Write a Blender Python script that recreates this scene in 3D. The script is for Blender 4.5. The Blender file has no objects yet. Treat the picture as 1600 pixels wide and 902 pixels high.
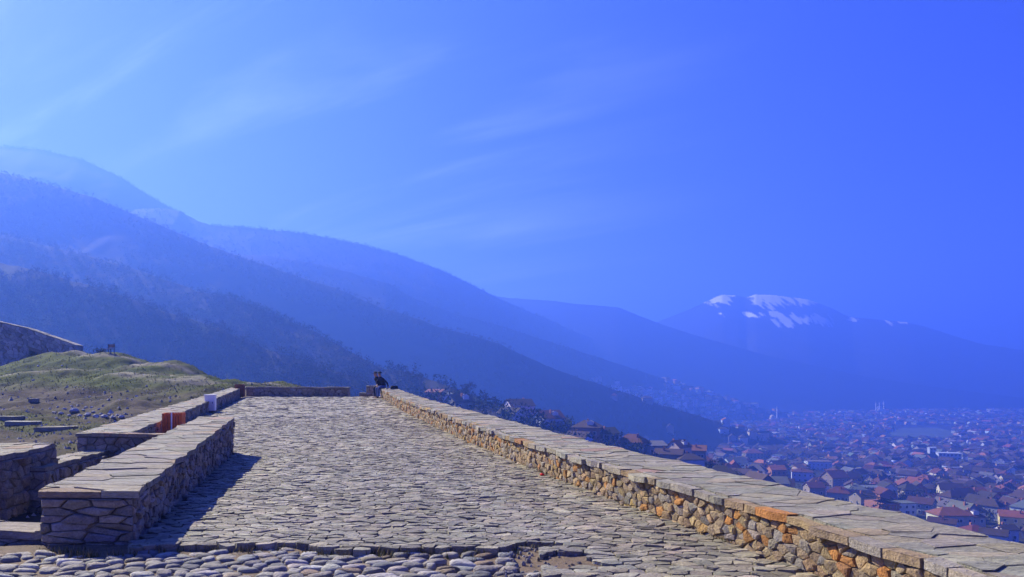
import bpy, math, random
import numpy as np
from mathutils import Vector, Matrix

R = math.radians
scene = bpy.context.scene
COL = scene.collection

# ------------------------------------------------------------------ camera
CAMZ = 2.0
F = 1100.0          # focal length in pixels of a 1600 px wide picture
HY = 589.0          # eye level row of the photograph
cam_d = bpy.data.cameras.new('camera')
cam_d.sensor_width = 36.0
cam_d.lens = 36.0 * F / 1600.0
cam_d.shift_y = (HY - 451.0) / 1600.0
cam_d.clip_start = 0.1
cam_d.clip_end = 40000
cam = bpy.data.objects.new('camera', cam_d)
cam.location = (0, 0, CAMZ)
cam.rotation_euler = (R(90), 0, 0)
COL.objects.link(cam)
scene.camera = cam

# ------------------------------------------------------------------ light
SUN_EL, SUN_AZ = 37.0, -52.0      # azimuth measured from the view direction, minus = left
world = bpy.data.worlds.new('World')
scene.world = world
world.use_nodes = True
wn, wl = world.node_tree.nodes, world.node_tree.links
wn.clear()
sky = wn.new('ShaderNodeTexSky'); sky.sky_type = 'NISHITA'; sky.sun_disc = False
sky.sun_elevation = R(SUN_EL); sky.sun_rotation = R(SUN_AZ)
sky.altitude = 500; sky.air_density = 1.0; sky.dust_density = 0.6; sky.ozone_density = 3.0
# the photograph's strong colour: one power curve per channel over the whole sky
ssp = wn.new('ShaderNodeSeparateColor'); wl.new(sky.outputs[0], ssp.inputs[0])
scb = wn.new('ShaderNodeCombineColor')
for ch, (pw, kk) in enumerate(((2.5, 0.60), (1.8, 0.21), (1.0, 0.58))):
    m0 = wn.new('ShaderNodeMath'); m0.operation = 'MULTIPLY'; m0.inputs[1].default_value = 0.1; wl.new(ssp.outputs[ch], m0.inputs[0])
    m1 = wn.new('ShaderNodeMath'); m1.operation = 'POWER'; m1.inputs[1].default_value = pw; wl.new(m0.outputs[0], m1.inputs[0])
    m2 = wn.new('ShaderNodeMath'); m2.operation = 'MULTIPLY'; m2.inputs[1].default_value = kk * 10; wl.new(m1.outputs[0], m2.inputs[0])
    wl.new(m2.outputs[0], scb.inputs[ch])
# thin cirrus, seen by direction
tc = wn.new('ShaderNodeTexCoord')
sep = wn.new('ShaderNodeSeparateXYZ'); wl.new(tc.outputs['Generated'], sep.inputs[0])
zc = wn.new('ShaderNodeMath'); zc.operation = 'ADD'; zc.inputs[1].default_value = 0.16
wl.new(sep.outputs['Z'], zc.inputs[0])
dx = wn.new('ShaderNodeMath'); dx.operation = 'DIVIDE'; wl.new(sep.outputs['X'], dx.inputs[0]); wl.new(zc.outputs[0], dx.inputs[1])
dy = wn.new('ShaderNodeMath'); dy.operation = 'DIVIDE'; wl.new(sep.outputs['Y'], dy.inputs[0]); wl.new(zc.outputs[0], dy.inputs[1])
cmb = wn.new('ShaderNodeCombineXYZ'); wl.new(dx.outputs[0], cmb.inputs[0]); wl.new(dy.outputs[0], cmb.inputs[1])
mp = wn.new('ShaderNodeMapping'); mp.inputs['Location'].default_value = (1.7, 0.35, 0); mp.inputs['Rotation'].default_value = (0, 0, R(30))
wl.new(cmb.outputs[0], mp.inputs[0])
mps = wn.new('ShaderNodeMapping'); mps.inputs['Scale'].default_value = (0.5, 2.6, 1); wl.new(mp.outputs[0], mps.inputs[0])
cn = wn.new('ShaderNodeTexNoise'); cn.inputs['Scale'].default_value = 1.15; cn.inputs['Detail'].default_value = 7; cn.inputs['Roughness'].default_value = 0.55
cn.inputs['Distortion'].default_value = 0.5
wl.new(mps.outputs[0], cn.inputs[0])
cr = wn.new('ShaderNodeMapRange'); cr.inputs[1].default_value = 0.47; cr.inputs[2].default_value = 0.84; cr.inputs[3].default_value = 0.0; cr.inputs[4].default_value = 0.6
cr.interpolation_type = 'SMOOTHSTEP'
wl.new(cn.outputs[0], cr.inputs[0])
# the veil of cirrus lies on the sun's side of the sky
cm = wn.new('ShaderNodeMapRange'); cm.interpolation_type = 'SMOOTHSTEP'; cm.inputs[1].default_value = 0.34; cm.inputs[2].default_value = -0.22; cm.inputs[3].default_value = 0.0; cm.inputs[4].default_value = 1.0
wl.new(sep.outputs['X'], cm.inputs[0])
cmu = wn.new('ShaderNodeMath'); cmu.operation = 'MULTIPLY'; wl.new(cr.outputs[0], cmu.inputs[0]); wl.new(cm.outputs[0], cmu.inputs[1])
cl = wn.new('ShaderNodeMix'); cl.data_type = 'RGBA'
cl.inputs[7].default_value = (3.8, 4.6, 7.4, 1)
wl.new(cmu.outputs[0], cl.inputs[0]); wl.new(scb.outputs[0], cl.inputs[6])
bg = wn.new('ShaderNodeBackground'); bg.inputs['Strength'].default_value = 0.10
wl.new(cl.outputs[2], bg.inputs['Color'])
wo = wn.new('ShaderNodeOutputWorld'); wl.new(bg.outputs[0], wo.inputs[0])

sun_d = bpy.data.lights.new('sun', 'SUN')
sun_d.energy = 5.0; sun_d.angle = R(0.53); sun_d.color = (1.0, 0.92, 0.72)
sun = bpy.data.objects.new('sun', sun_d); COL.objects.link(sun)
sv = Vector((math.sin(R(SUN_AZ)) * math.cos(R(SUN_EL)), math.cos(R(SUN_AZ)) * math.cos(R(SUN_EL)), math.sin(R(SUN_EL))))
sun.rotation_euler = sv.to_track_quat('Z', 'Y').to_euler()
sun.location = (-30, 30, 60)

scene.view_settings.view_transform = 'Standard'
scene.view_settings.look = 'None'
scene.view_settings.exposure = 1.5
scene.view_settings.gamma = 1.0
scene.cycles.volume_bounces = 2
scene.cycles.max_bounces = 6
scene.cycles.transparent_max_bounces = 6
scene.cycles.use_denoising = True

HAZE_DENSITY = 7.0e-4
HAZE_COLOR = (0.12, 0.27, 1.0, 1)

rng = np.random.default_rng(7)
rnd = random.Random(11)

# ------------------------------------------------------------------ helpers
def at(px, py, Y):
    return Vector(((px - 800.0) / F * Y, Y, CAMZ - (py - HY) / F * Y))

def tag(o, label=None, cat=None, group=None, kind=None):
    if label: o['label'] = label
    if cat: o['category'] = cat
    if group: o['group'] = group
    if kind: o['kind'] = kind
    return o

def link(name, me, parent=None):
    o = bpy.data.objects.new(name, me)
    COL.objects.link(o)
    if parent is not None:
        o.parent = parent
    return o

def empty(name, loc=(0, 0, 0), rz=0.0, parent=None):
    o = link(name, None, parent)
    o.location = loc; o.rotation_euler = (0, 0, rz)
    o.empty_display_size = 0.2
    return o

ORD = 'first second third fourth fifth sixth seventh eighth ninth tenth eleventh twelfth thirteenth fourteenth fifteenth sixteenth seventeenth eighteenth nineteenth twentieth'.split()
def ordinal(n):
    if n <= 20: return ORD[n - 1]
    t = {2: 'twenty', 3: 'thirty', 4: 'forty', 5: 'fifty', 6: 'sixty', 7: 'seventy', 8: 'eighty', 9: 'ninety'}
    return (t[n // 10] + '-' + ORD[n % 10 - 1]) if n % 10 else t[n // 10][:-1] + 'ieth'

class Acc:
    """collects polygons (with one colour per vertex) for one mesh"""
    def __init__(s):
        s.v, s.f, s.c = [], [], []
    def add(s, vs, fs, col=(1, 1, 1)):
        b = len(s.v)
        s.v.extend(vs)
        s.f.extend([tuple(i + b for i in f) for f in fs])
        s.c.extend([col] * len(vs))
    def box(s, x0, x1, y0, y1, z0, z1, col=(1, 1, 1)):
        s.add([(x0, y0, z0), (x1, y0, z0), (x1, y1, z0), (x0, y1, z0), (x0, y0, z1), (x1, y0, z1), (x1, y1, z1), (x0, y1, z1)],
              [(0, 3, 2, 1), (4, 5, 6, 7), (0, 1, 5, 4), (1, 2, 6, 5), (2, 3, 7, 6), (3, 0, 4, 7)], col)
    def tube(s, p, q, r0, r1, n=6, col=(1, 1, 1), cap=True):
        p, q = Vector(p), Vector(q)
        d = (q - p)
        if d.length < 1e-6: return
        d.normalize()
        a = d.orthogonal().normalized(); b = d.cross(a)
        vs = []
        for (o, r) in ((p, r0), (q, r1)):
            for k in range(n):
                t = 2 * math.pi * k / n
                vs.append(tuple(o + a * (math.cos(t) * r) + b * (math.sin(t) * r)))
        fs = [(k, (k + 1) % n, n + (k + 1) % n, n + k) for k in range(n)]
        if cap:
            fs.append(tuple(range(n - 1, -1, -1))); fs.append(tuple(range(n, 2 * n)))
        s.add(vs, fs, col)
    def mesh(s, name, mat=None, smooth=False):
        me = bpy.data.meshes.new(name)
        me.from_pydata(s.v, [], s.f)
        at_ = me.color_attributes.new('tone', 'FLOAT_COLOR', 'POINT')
        c = np.ones((len(s.v), 4), dtype=np.float32); c[:, :3] = np.array(s.c, dtype=np.float32).reshape(-1, 3)
        at_.data.foreach_set('color', c.ravel())
        if mat: me.materials.append(mat)
        if smooth:
            me.polygons.foreach_set('use_smooth', [True] * len(me.polygons))
        me.update()
        return me
    def build(s, name, mat=None, parent=None, smooth=False):
        return link(name, s.mesh(name, mat, smooth), parent)

def np_mesh(name, v, f, mat=None, col=None, smooth=True):
    me = bpy.data.meshes.new(name)
    v = np.asarray(v, dtype=np.float32); f = np.asarray(f, dtype=np.int32)
    k = f.shape[1]
    me.vertices.add(len(v)); me.vertices.foreach_set('co', v.ravel())
    me.loops.add(f.size); me.loops.foreach_set('vertex_index', f.ravel())
    me.polygons.add(len(f)); me.polygons.foreach_set('loop_start', np.arange(0, f.size, k, dtype=np.int32))
    me.polygons.foreach_set('loop_total', np.full(len(f), k, dtype=np.int32))
    if smooth: me.polygons.foreach_set('use_smooth', np.ones(len(f), dtype=bool))
    if col is not None:
        a = me.color_attributes.new('tone', 'FLOAT_COLOR', 'POINT')
        c = np.ones((len(v), 4), dtype=np.float32); c[:, :3] = col
        a.data.foreach_set('color', c.ravel())
    if mat: me.materials.append(mat)
    me.update(calc_edges=True); me.validate()
    return me

def grid_faces(nr, nc):
    i = np.arange(nr - 1)[:, None] * nc + np.arange(nc - 1)[None, :]
    return np.stack([i, i + 1, i + nc + 1, i + nc], -1).reshape(-1, 4)

def hash2(ix, iy, seed):
    n = (ix.astype(np.int64) * 374761393 + iy.astype(np.int64) * 668265263 + seed * 1442695041) & 0x7fffffff
    n = ((n ^ (n >> 13)) * 1274126177) & 0x7fffffff
    return ((n ^ (n >> 16)) & 0xffff) / 65535.0

def vnoise(x, y, seed=0):
    x = np.asarray(x, float); y = np.asarray(y, float)
    ix = np.floor(x); iy = np.floor(y); fx = x - ix; fy = y - iy
    fx = fx * fx * (3 - 2 * fx); fy = fy * fy * (3 - 2 * fy)
    ix = ix.astype(np.int64); iy = iy.astype(np.int64)
    a = hash2(ix, iy, seed); b = hash2(ix + 1, iy, seed); c = hash2(ix, iy + 1, seed); d = hash2(ix + 1, iy + 1, seed)
    return (a + (b - a) * fx) * (1 - fy) + (c + (d - c) * fx) * fy

def fbm(x, y, seed=0, oct=5, gain=0.5):
    s = 0; a = 1.0; t = 0
    for o in range(oct):
        s = s + a * (vnoise(x * 2 ** o, y * 2 ** o, seed + o * 17) - 0.5); t += a; a *= gain
    return s / t * 2

# ------------------------------------------------------------------ materials
def new_mat(name):
    m = bpy.data.materials.new(name); m.use_nodes = True
    nt = m.node_tree
    return m, nt.nodes, nt.links, nt.nodes['Principled BSDF']

def node(n, kind, **kw):
    x = n.new(kind)
    for k, v in kw.items(): setattr(x, k, v)
    return x

def noise_mat(name, col=None, scale=6.0, var=0.35, rough=0.85, bump=0.4, bump_dist=0.02, fine=40.0, attr=False, col2=None, metallic=0.0, grime=None, spec=0.3, stretch=None):
    """colour (constant or the 'tone' attribute) times noise, with two bump scales"""
    m, n, l, b = new_mat(name)
    g = node(n, 'ShaderNodeNewGeometry')
    no = node(n, 'ShaderNodeTexNoise'); no.inputs['Scale'].default_value = scale; no.inputs['Detail'].default_value = 6; no.inputs['Roughness'].default_value = 0.62
    nf = node(n, 'ShaderNodeTexNoise'); nf.inputs['Scale'].default_value = fine; nf.inputs['Detail'].default_value = 5; nf.inputs['Roughness'].default_value = 0.65
    pos = g.outputs['Position']
    if stretch:
        mpn = node(n, 'ShaderNodeMapping'); mpn.inputs['Scale'].default_value = stretch; l.new(pos, mpn.inputs[0]); pos = mpn.outputs[0]
    l.new(pos, no.inputs[0]); l.new(pos, nf.inputs[0])
    if attr:
        a = node(n, 'ShaderNodeAttribute', attribute_name='tone'); base = a.outputs['Color']
    else:
        rgb = node(n, 'ShaderNodeRGB'); rgb.outputs[0].default_value = (*col, 1); base = rgb.outputs[0]
    if col2:
        mr2 = node(n, 'ShaderNodeMapRange'); mr2.inputs[1].default_value = 0.42; mr2.inputs[2].default_value = 0.62
        l.new(no.outputs[0], mr2.inputs[0])
        mx2 = node(n, 'ShaderNodeMix', data_type='RGBA'); mx2.inputs[7].default_value = (*col2, 1)
        l.new(mr2.outputs[0], mx2.inputs[0]); l.new(base, mx2.inputs[6]); base = mx2.outputs[2]
    ad = node(n, 'ShaderNodeMath', operation='ADD'); l.new(no.outputs[0], ad.inputs[0]); l.new(nf.outputs[0], ad.inputs[1])
    mr = node(n, 'ShaderNodeMapRange'); mr.inputs[1].default_value = 0.7; mr.inputs[2].default_value = 1.3
    mr.inputs[3].default_value = 1 - var; mr.inputs[4].default_value = 1 + var
    l.new(ad.outputs[0], mr.inputs[0])
    mu = node(n, 'ShaderNodeMix', data_type='RGBA', blend_type='MULTIPLY'); mu.inputs[0].default_value = 1
    l.new(base, mu.inputs[6]); l.new(mr.outputs[0], mu.inputs[7])
    l.new(mu.outputs[2], b.inputs['Base Color'])
    b.inputs['Roughness'].default_value = rough; b.inputs['Metallic'].default_value = metallic
    b.inputs['Specular IOR Level'].default_value = spec
    if bump:
        bp = node(n, 'ShaderNodeBump'); bp.inputs['Strength'].default_value = bump; bp.inputs['Distance'].default_value = bump_dist
        l.new(ad.outputs[0], bp.inputs['Height']); l.new(bp.outputs[0], b.inputs['Normal'])
    return m

M = {}
M['stone'] = noise_mat('stone', attr=True, scale=9, var=0.42, bump=1.0, bump_dist=0.035, fine=42, rough=0.88)
M['slab'] = noise_mat('slab', attr=True, scale=6, var=0.42, bump=1.0, bump_dist=0.05, fine=30, rough=0.85, stretch=(0.45, 1.5, 1.5))
M['cobble'] = noise_mat('cobble', attr=True, scale=8, var=0.38, bump=0.9, bump_dist=0.03, fine=40, rough=0.75, spec=0.35, stretch=(0.6, 1.3, 1.3))
M['mortar'] = noise_mat('mortar', col=(0.17, 0.13, 0.082), scale=9, var=0.45, bump=1.0, bump_dist=0.02, fine=50)
M['earth'] = noise_mat('earth', col=(0.16, 0.115, 0.07), scale=9, var=0.45, bump=1.0, bump_dist=0.02, fine=60)
M['house'] = noise_mat('house', attr=True, scale=0.25, var=0.16, bump=0.0, fine=1.5, rough=0.9)
M['wood_orange'] = noise_mat('orange_wood', col=(0.66, 0.14, 0.022), scale=8, var=0.3, bump=0.3, bump_dist=0.004, fine=60, rough=0.6)
M['wood_brown'] = noise_mat('brown_wood', col=(0.24, 0.085, 0.022), scale=8, var=0.35, bump=0.3, bump_dist=0.004, fine=60, rough=0.6)
M['white_paint'] = noise_mat('white_paint', col=(0.80, 0.80, 0.78), scale=5, var=0.1, bump=0.1, bump_dist=0.002, rough=0.5)
M['dark_metal'] = noise_mat('dark_metal', col=(0.03, 0.03, 0.032), scale=8, var=0.2, bump=0.1, bump_dist=0.002, rough=0.5)

# ================================================================== LARGE STRUCTURE
# ------------------------------------------------------------------ ridges
hill_mats = {}
def hill_mat(name, wood, grass, patch=0.5, tex=0.02, snow=False):
    m, n, l, b = new_mat(name)
    g = node(n, 'ShaderNodeNewGeometry')
    n1 = node(n, 'ShaderNodeTexNoise'); n1.inputs['Scale'].default_value = tex * 0.35; n1.inputs['Detail'].default_value = 8; n1.inputs['Roughness'].default_value = 0.6
    n2 = node(n, 'ShaderNodeTexNoise'); n2.inputs['Scale'].default_value = tex * 5; n2.inputs['Detail'].default_value = 6; n2.inputs['Roughness'].default_value = 0.7
    l.new(g.outputs['Position'], n1.inputs[0]); l.new(g.outputs['Position'], n2.inputs[0])
    mr = node(n, 'ShaderNodeMapRange', interpolation_type='SMOOTHSTEP'); mr.inputs[1].default_value = patch; mr.inputs[2].default_value = patch + 0.10
    l.new(n1.outputs[0], mr.inputs[0])
    mx = node(n, 'ShaderNodeMix', data_type='RGBA'); mx.inputs[6].default_value = (*wood, 1); mx.inputs[7].default_value = (*grass, 1)
    l.new(mr.outputs[0], mx.inputs[0])
    v = node(n, 'ShaderNodeMapRange'); v.inputs[1].default_value = 0.3; v.inputs[2].default_value = 0.7; v.inputs[3].default_value = 0.55; v.inputs[4].default_value = 1.5
    l.new(n2.outputs[0], v.inputs[0])
    mu = node(n, 'ShaderNodeMix', data_type='RGBA', blend_type='MULTIPLY'); mu.inputs[0].default_value = 1
    l.new(mx.outputs[2], mu.inputs[6]); l.new(v.outputs[0], mu.inputs[7])
    out = mu.outputs[2]
    if snow:
        a = node(n, 'ShaderNodeAttribute', attribute_name='tone')
        ms = node(n, 'ShaderNodeMix', data_type='RGBA'); ms.inputs[7].default_value = (0.88, 0.89, 0.9, 1)
        sp = node(n, 'ShaderNodeSeparateColor'); l.new(a.outputs['Color'], sp.inputs[0])
        l.new(sp.outputs[0], ms.inputs[0]); l.new(out, ms.inputs[6]); out = ms.outputs[2]
    l.new(out, b.inputs['Base Color']); b.inputs['Roughness'].default_value = 0.95; b.inputs['Specular IOR Level'].default_value = 0.1
    return m

M['ridge_far'] = hill_mat('ridge_far', (0.010, 0.009, 0.007), (0.014, 0.014, 0.008), 0.5, 0.006)
M['ridge_mid'] = hill_mat('ridge_mid', (0.010, 0.009, 0.007), (0.020, 0.026, 0.008), 0.52, 0.012)
M['ridge_near'] = hill_mat('ridge_near', (0.011, 0.009, 0.007), (0.018, 0.034, 0.006), 0.52, 0.03)
M['snow_ridge'] = hill_mat('snow_ridge', (0.022, 0.02, 0.017), (0.035, 0.033, 0.024), 0.5, 0.004, snow=True)
M['plain'] = hill_mat('plain', (0.024, 0.021, 0.017), (0.045, 0.05, 0.02), 0.5, 0.02)

class Ridge:
    def __init__(s, name, pts, mat, slope=0.5, back=0.6, reach=900, rough=0.1, jag=1.2, step=3.0, seed=1, rows=54, k=1.0, tail=1.0, conv=0.55, snow=None):
        s.conv = conv
        s.tail = tail
        pts = sorted(pts); reach = reach * k
        px = np.array([p[0] for p in pts], float); py = np.array([p[1] for p in pts], float); Yd = np.array([p[2] for p in pts], float) * k
        s.cols = np.arange(px[0], px[-1] + step, step)
        cy = np.interp(s.cols, px, py); s.Y = np.interp(s.cols, px, Yd)
        kn = np.array([1, 2, 3, 2, 1], float); kn /= kn.sum()
        cy = np.convolve(np.pad(cy, 2, mode='edge'), kn, mode='valid')
        s.cy = cy; s.jag = fbm(s.cols / 14.0, s.cols * 0, seed + 5, 4, 0.6) * jag
        s.slope, s.seed, s.rough, s.reach = slope, seed, rough, reach
        rr = np.concatenate([-np.linspace(1, 0.08, 9) ** 1.3 * reach * 0.5, [0], (np.linspace(0.02, 1, rows) ** 1.5) * reach])
        s.back = back
        V = []
        for r in rr:
            V.append(s.pt(s.cols, np.full_like(s.cols, r)))
        V = np.stack(V)             # rows, cols, 3
        col = np.zeros((V.shape[0] * V.shape[1], 3))
        if snow is not None:
            P = V.reshape(-1, 3)
            ppx = 800 + F * P[:, 0] / P[:, 1]; ppy = HY - F * (P[:, 2] - CAMZ) / P[:, 1]
            col[:, 0] = snow(ppx, ppy, P)
        me = np_mesh(name, V.reshape(-1, 3), grid_faces(V.shape[0], V.shape[1])[:, ::-1], mat, col)
        s.obj = tag(link(name, me), kind='structure')
        s.zmax = V[..., 2].max()
    def pt(s, px, r):
        px = np.asarray(px, float); r = np.asarray(r, float)
        cy = np.interp(px, s.cols, s.cy) + np.interp(px, s.cols, s.jag) * np.exp(-np.abs(r) / (0.03 * s.reach)); Y0 = np.interp(px, s.cols, s.Y)
        zc = CAMZ - (cy - HY) / F * Y0
        Y = Y0 - r
        X = (px - 800) / F * Y0 * (1 - s.conv * r / Y0)       # near side runs down mostly towards the camera
        drop = np.where(r >= 0, s.slope * r, s.back * -r)
        w = np.clip(np.abs(r) / (0.25 * s.reach), 0, 1)
        g = fbm(X / (0.35 * s.reach), Y / (0.35 * s.reach), s.seed, 5, 0.55)
        z = zc - drop + g * s.rough * s.reach * w * np.interp(px, [520, 640], [1.0, s.tail])
        # foot flattens out
        return np.stack([X, Y, z], -1)

far_pts = [(-420, 262, 3000), (-250, 240, 2950), (-100, 231, 2900), (0, 229, 2850), (60, 233, 2830), (130, 250, 2810), (190, 278, 2800), (230, 304, 2800), (262, 323, 2800), (300, 340, 2800), (400, 400, 2800), (520, 470, 2800)]
r1a = Ridge('hill', far_pts, M['ridge_far'], 0.75, 0.5, 1300, 0.06, 0.7, 3, 3, k=0.50)
r1b = Ridge('hill', [(120, 372, 1300), (190, 330, 1310), (240, 325, 1317), (288, 331, 1324), (292, 341, 1324), (330, 352, 1330), (400, 357, 1340), (450, 362, 1366), (500, 369, 1393), (560, 381, 1425), (620, 397, 1457), (680, 419, 1489), (720, 436, 1540), (760, 457, 1620), (800, 476, 1700), (850, 496, 1800), (900, 519, 1950), (1000, 556, 2250), (1100, 592, 2400), (1200, 616, 2550), (1320, 634, 2550)],
            M['ridge_far'], 0.55, 0.5, 750, 0.06, 1.6, 2.5, 13, k=1.0)
r1c = Ridge('hill', [(330, 400, 1080), (400, 398, 1090), (490, 411, 1103), (560, 430, 1114), (610, 444, 1129), (640, 463, 1157), (700, 487, 1213), (775, 507, 1283), (880, 541, 1381), (1000, 580, 1483), (1100, 612, 1566), (1200, 640, 1650), (1260, 652, 1700)],
            M['ridge_mid'], 0.55, 0.5, 560, 0.06, 1.5, 2.5, 23, k=1.0)
r2 = Ridge('hill', [(-400, 262, 840), (-200, 256, 840), (-60, 256, 840), (0, 270, 840), (60, 284, 840), (150, 310, 840), (230, 344, 840), (330, 385, 840), (400, 409, 840), (475, 436, 842), (531, 452, 844), (570, 470, 845), (606, 485, 846), (655, 499, 848), (685, 511, 849), (730, 523, 856), (775, 536, 865), (812, 552, 872), (850, 570, 880), (906, 591, 894), (962, 609, 909), (1060, 641, 914), (1150, 668, 906), (1230, 690, 900)],
           M['ridge_mid'], 0.62, 0.5, 480, 0.07, 1.8, 2.0, 33, k=1.0)
r3 = Ridge('hill', [(-500, 240, 820), (-250, 305, 800), (-60, 351, 780), (0, 366, 770), (55, 380, 760), (110, 394, 750), (168, 408, 740), (230, 428, 720), (310, 455, 690), (368, 467, 670), (399, 478, 650), (443, 497, 630), (488, 517, 610), (532, 540, 580), (572, 563, 550), (600, 577, 530), (640, 582, 500), (670, 592, 480), (700, 603, 450), (740, 619, 420), (790, 640, 400), (850, 660, 385), (950, 698, 360), (1060, 735, 340), (1150, 765, 330)],
           M['ridge_near'], 0.62, 0.5, 330, 0.06, 2.0, 2.0, 43, k=0.84, tail=0.12)
r3b = Ridge('hill', [(-500, 300, 520), (-250, 360, 510), (0, 411, 500), (44, 420, 495), (110, 438, 490), (195, 464, 480), (266, 490, 470), (346, 514, 455), (399, 540, 440), (465, 562, 420), (554, 590, 400), (640, 622, 380), (720, 660, 360)],
            M['ridge_near'], 0.62, 0.5, 260, 0.06, 2.2, 2.0, 53, k=0.9, tail=0.12)
r4 = Ridge('hill', [(640, 452, 4300), (720, 458, 4300), (800, 466, 4300), (860, 470, 4300), (910, 476, 4300), (965, 480, 4300), (1000, 494, 4300), (1040, 509, 4300), (1100, 528, 4300), (1200, 556, 4300), (1350, 588, 4300), (1450, 604, 4300), (1600, 622, 4300), (1800, 640, 4300)],
           M['ridge_far'], 0.55, 0.5, 1500, 0.012, 0.6, 3, 63, k=0.52, conv=0.97)

def snow_fn(ppx, ppy, P):
    nz = fbm(P[:, 0] / 90.0, P[:, 1] / 190.0, 91, 5, 0.6); n2 = fbm(P[:, 0] / 22.0, P[:, 1] / 120.0, 95, 4, 0.65)
    crest = np.interp(ppx, [1085, 1110, 1130, 1180, 1230, 1260, 1285], [472, 472, 461, 460, 463, 468, 474])
    depth = np.interp(ppx, [1085, 1105, 1125, 1145, 1152, 1165, 1180, 1200, 1230, 1275, 1295], [-3, 8, 15, 10, -2, 0, 14, 20, 14, 5, -4])
    a = (depth - (ppy - crest) + nz * 10 + n2 * 16) / 4.5
    def blob(cx, cy, rx, ry): return (1 - np.hypot((ppx - cx) / rx, (ppy - cy) / ry) + nz * 1.6 + n2 * 2.0 - 0.15) * 3
    for q in ((1258, 499, 34, 7), (1165, 491, 28, 4), (1392, 504, 32, 5), (1210, 492, 12, 3.5), (1330, 500, 14, 3)):
        a = np.maximum(a, blob(*q))
    return np.clip(a, 0, 1)
r5 = Ridge('hill', [(900, 560, 6500), (980, 528, 6500), (1032, 501, 6500), (1062, 490, 6500), (1100, 473, 6500), (1128, 461, 6500), (1152, 462, 6500), (1165, 466, 6500), (1180, 460, 6500), (1205, 461, 6500), (1232, 464, 6500), (1262, 468, 6500), (1290, 478, 6500), (1330, 496, 6500), (1370, 499, 6500), (1420, 504, 6500), (1450, 512, 6500), (1480, 522, 6500), (1530, 537, 6500), (1600, 548, 6500), (1720, 566, 6500), (1900, 580, 6500)],
           M['snow_ridge'], 0.42, 0.5, 2600, 0.010, 0.9, 1.2, 73, rows=150, k=0.46, conv=0.97, snow=snow_fn)
RIDGES = [r1a, r1b, r1c, r2, r3, r3b, r4, r5]

# ------------------------------------------------------------------ wide ground (valley floor, fort hill, near slope)
g_px = np.array([-3000, 0, 400, 600, 700, 800, 900, 1000, 1100, 1300, 1600, 2000, 6000], float)
g_Y = np.array([20, 45, 100, 200, 300, 400, 600, 1000, 1500, 9500], float)
g_tab = np.array([
    [-9, -9, -30, -40, -40, -45, -60, -90, -100, -100],
    [-9, -9, -30, -40, -40, -45, -60, -90, -100, -100],
    [-9, -10, -28, -30, -20, -25, -60, -90, -100, -100],
    [-9, -10, -24, -22, -12, -15, -55, -90, -100, -100],
    [-9, -12, -25, -20, -9.5, -11, -55, -90, -100, -100],
    [-9, -12, -28, -26, -15, -19, -60, -90, -100, -100],
    [-9, -14, -32, -32, -23, -32, -66, -90, -100, -100],
    [-9, -14, -36, -40, -30, -45, -70, -92, -100, -100],
    [-9, -14, -40, -50, -40, -53, -74, -93, -100, -100],
    [-9, -14, -42, -60, -60, -67, -82, -95, -100, -100],
    [-9, -14, -42, -62, -68, -74, -86, -96, -100, -100],
    [-9, -14, -42, -62, -70, -78, -88, -96, -100, -100],
    [-9, -14, -42, -62, -70, -78, -88, -96, -100, -100]], float)
def ground_z(x, y):
    x = np.asarray(x, float); y = np.maximum(np.asarray(y, float), 20.0)
    px = np.clip(800 + F * x / y, g_px[0], g_px[-1])
    i = np.clip(np.searchsorted(g_px, px) - 1, 0, len(g_px) - 2); j = np.clip(np.searchsorted(g_Y, y) - 1, 0, len(g_Y) - 2)
    u = (px - g_px[i]) / (g_px[i + 1] - g_px[i])
    v = np.clip((np.log(y) - np.log(g_Y[j])) / (np.log(g_Y[j + 1]) - np.log(g_Y[j])), 0, 1)
    return (g_tab[i, j] * (1 - u) + g_tab[i + 1, j] * u) * (1 - v) + (g_tab[i, j + 1] * (1 - u) + g_tab[i + 1, j + 1] * u) * v

def build_ground():
    ang = np.concatenate([np.linspace(-88, -42, 24), np.linspace(-40, 42, 200), np.linspace(44, 88, 24)])
    rad = np.exp(np.linspace(math.log(22), math.log(9400), 130))
    A, Rr = np.meshgrid(np.radians(ang), rad)
    Y = Rr * np.where(np.abs(A) < R(60), 1.0, 1.0)
    X = Y * np.clip(np.tan(A), -2.2, 2.2)
    Z = ground_z(X, Y) + fbm(X / 60, Y / 60, 5, 4) * np.clip(Y / 60, 0, 1.6) * np.interp(Y, [600, 1000], [1, 0.2])
    me = np_mesh('ground', np.stack([X, Y, Z], -1).reshape(-1, 3), grid_faces(*X.shape)[:, ::-1], M['plain'], np.ones((X.size, 3)))
    tag(link('ground', me), kind='structure')
    me = np_mesh('ground', [(-9000, -400, -112), (9000, -400, -112), (9000, 9400, -112), (-9000, 9400, -112)], [(0, 1, 2, 3)], M['plain'], np.ones((4, 3)), False)
    tag(link('terrain', me), kind='structure')
build_ground()

# ------------------------------------------------------------------ haze
def build_haze():
    top = max(r.zmax for r in RIDGES) + 15
    a = Acc(); a.box(-9200, 9200, -420, 9500, -114, top)
    m = bpy.data.materials.new('haze'); m.use_nodes = True
    n, l = m.node_tree.nodes, m.node_tree.links
    n.clear()
    pv = n.new('ShaderNodeVolumePrincipled')
    pv.inputs['Color'].default_value = HAZE_COLOR
    pv.inputs['Density'].default_value = HAZE_DENSITY
    pv.inputs['Anisotropy'].default_value = 0.42
    o = n.new('ShaderNodeOutputMaterial'); l.new(pv.outputs[0], o.inputs['Volume'])
    h = a.build('haze', m)
    tag(h, 'thin blue winter haze filling the valley', kind='stuff')
build_haze()

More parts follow.
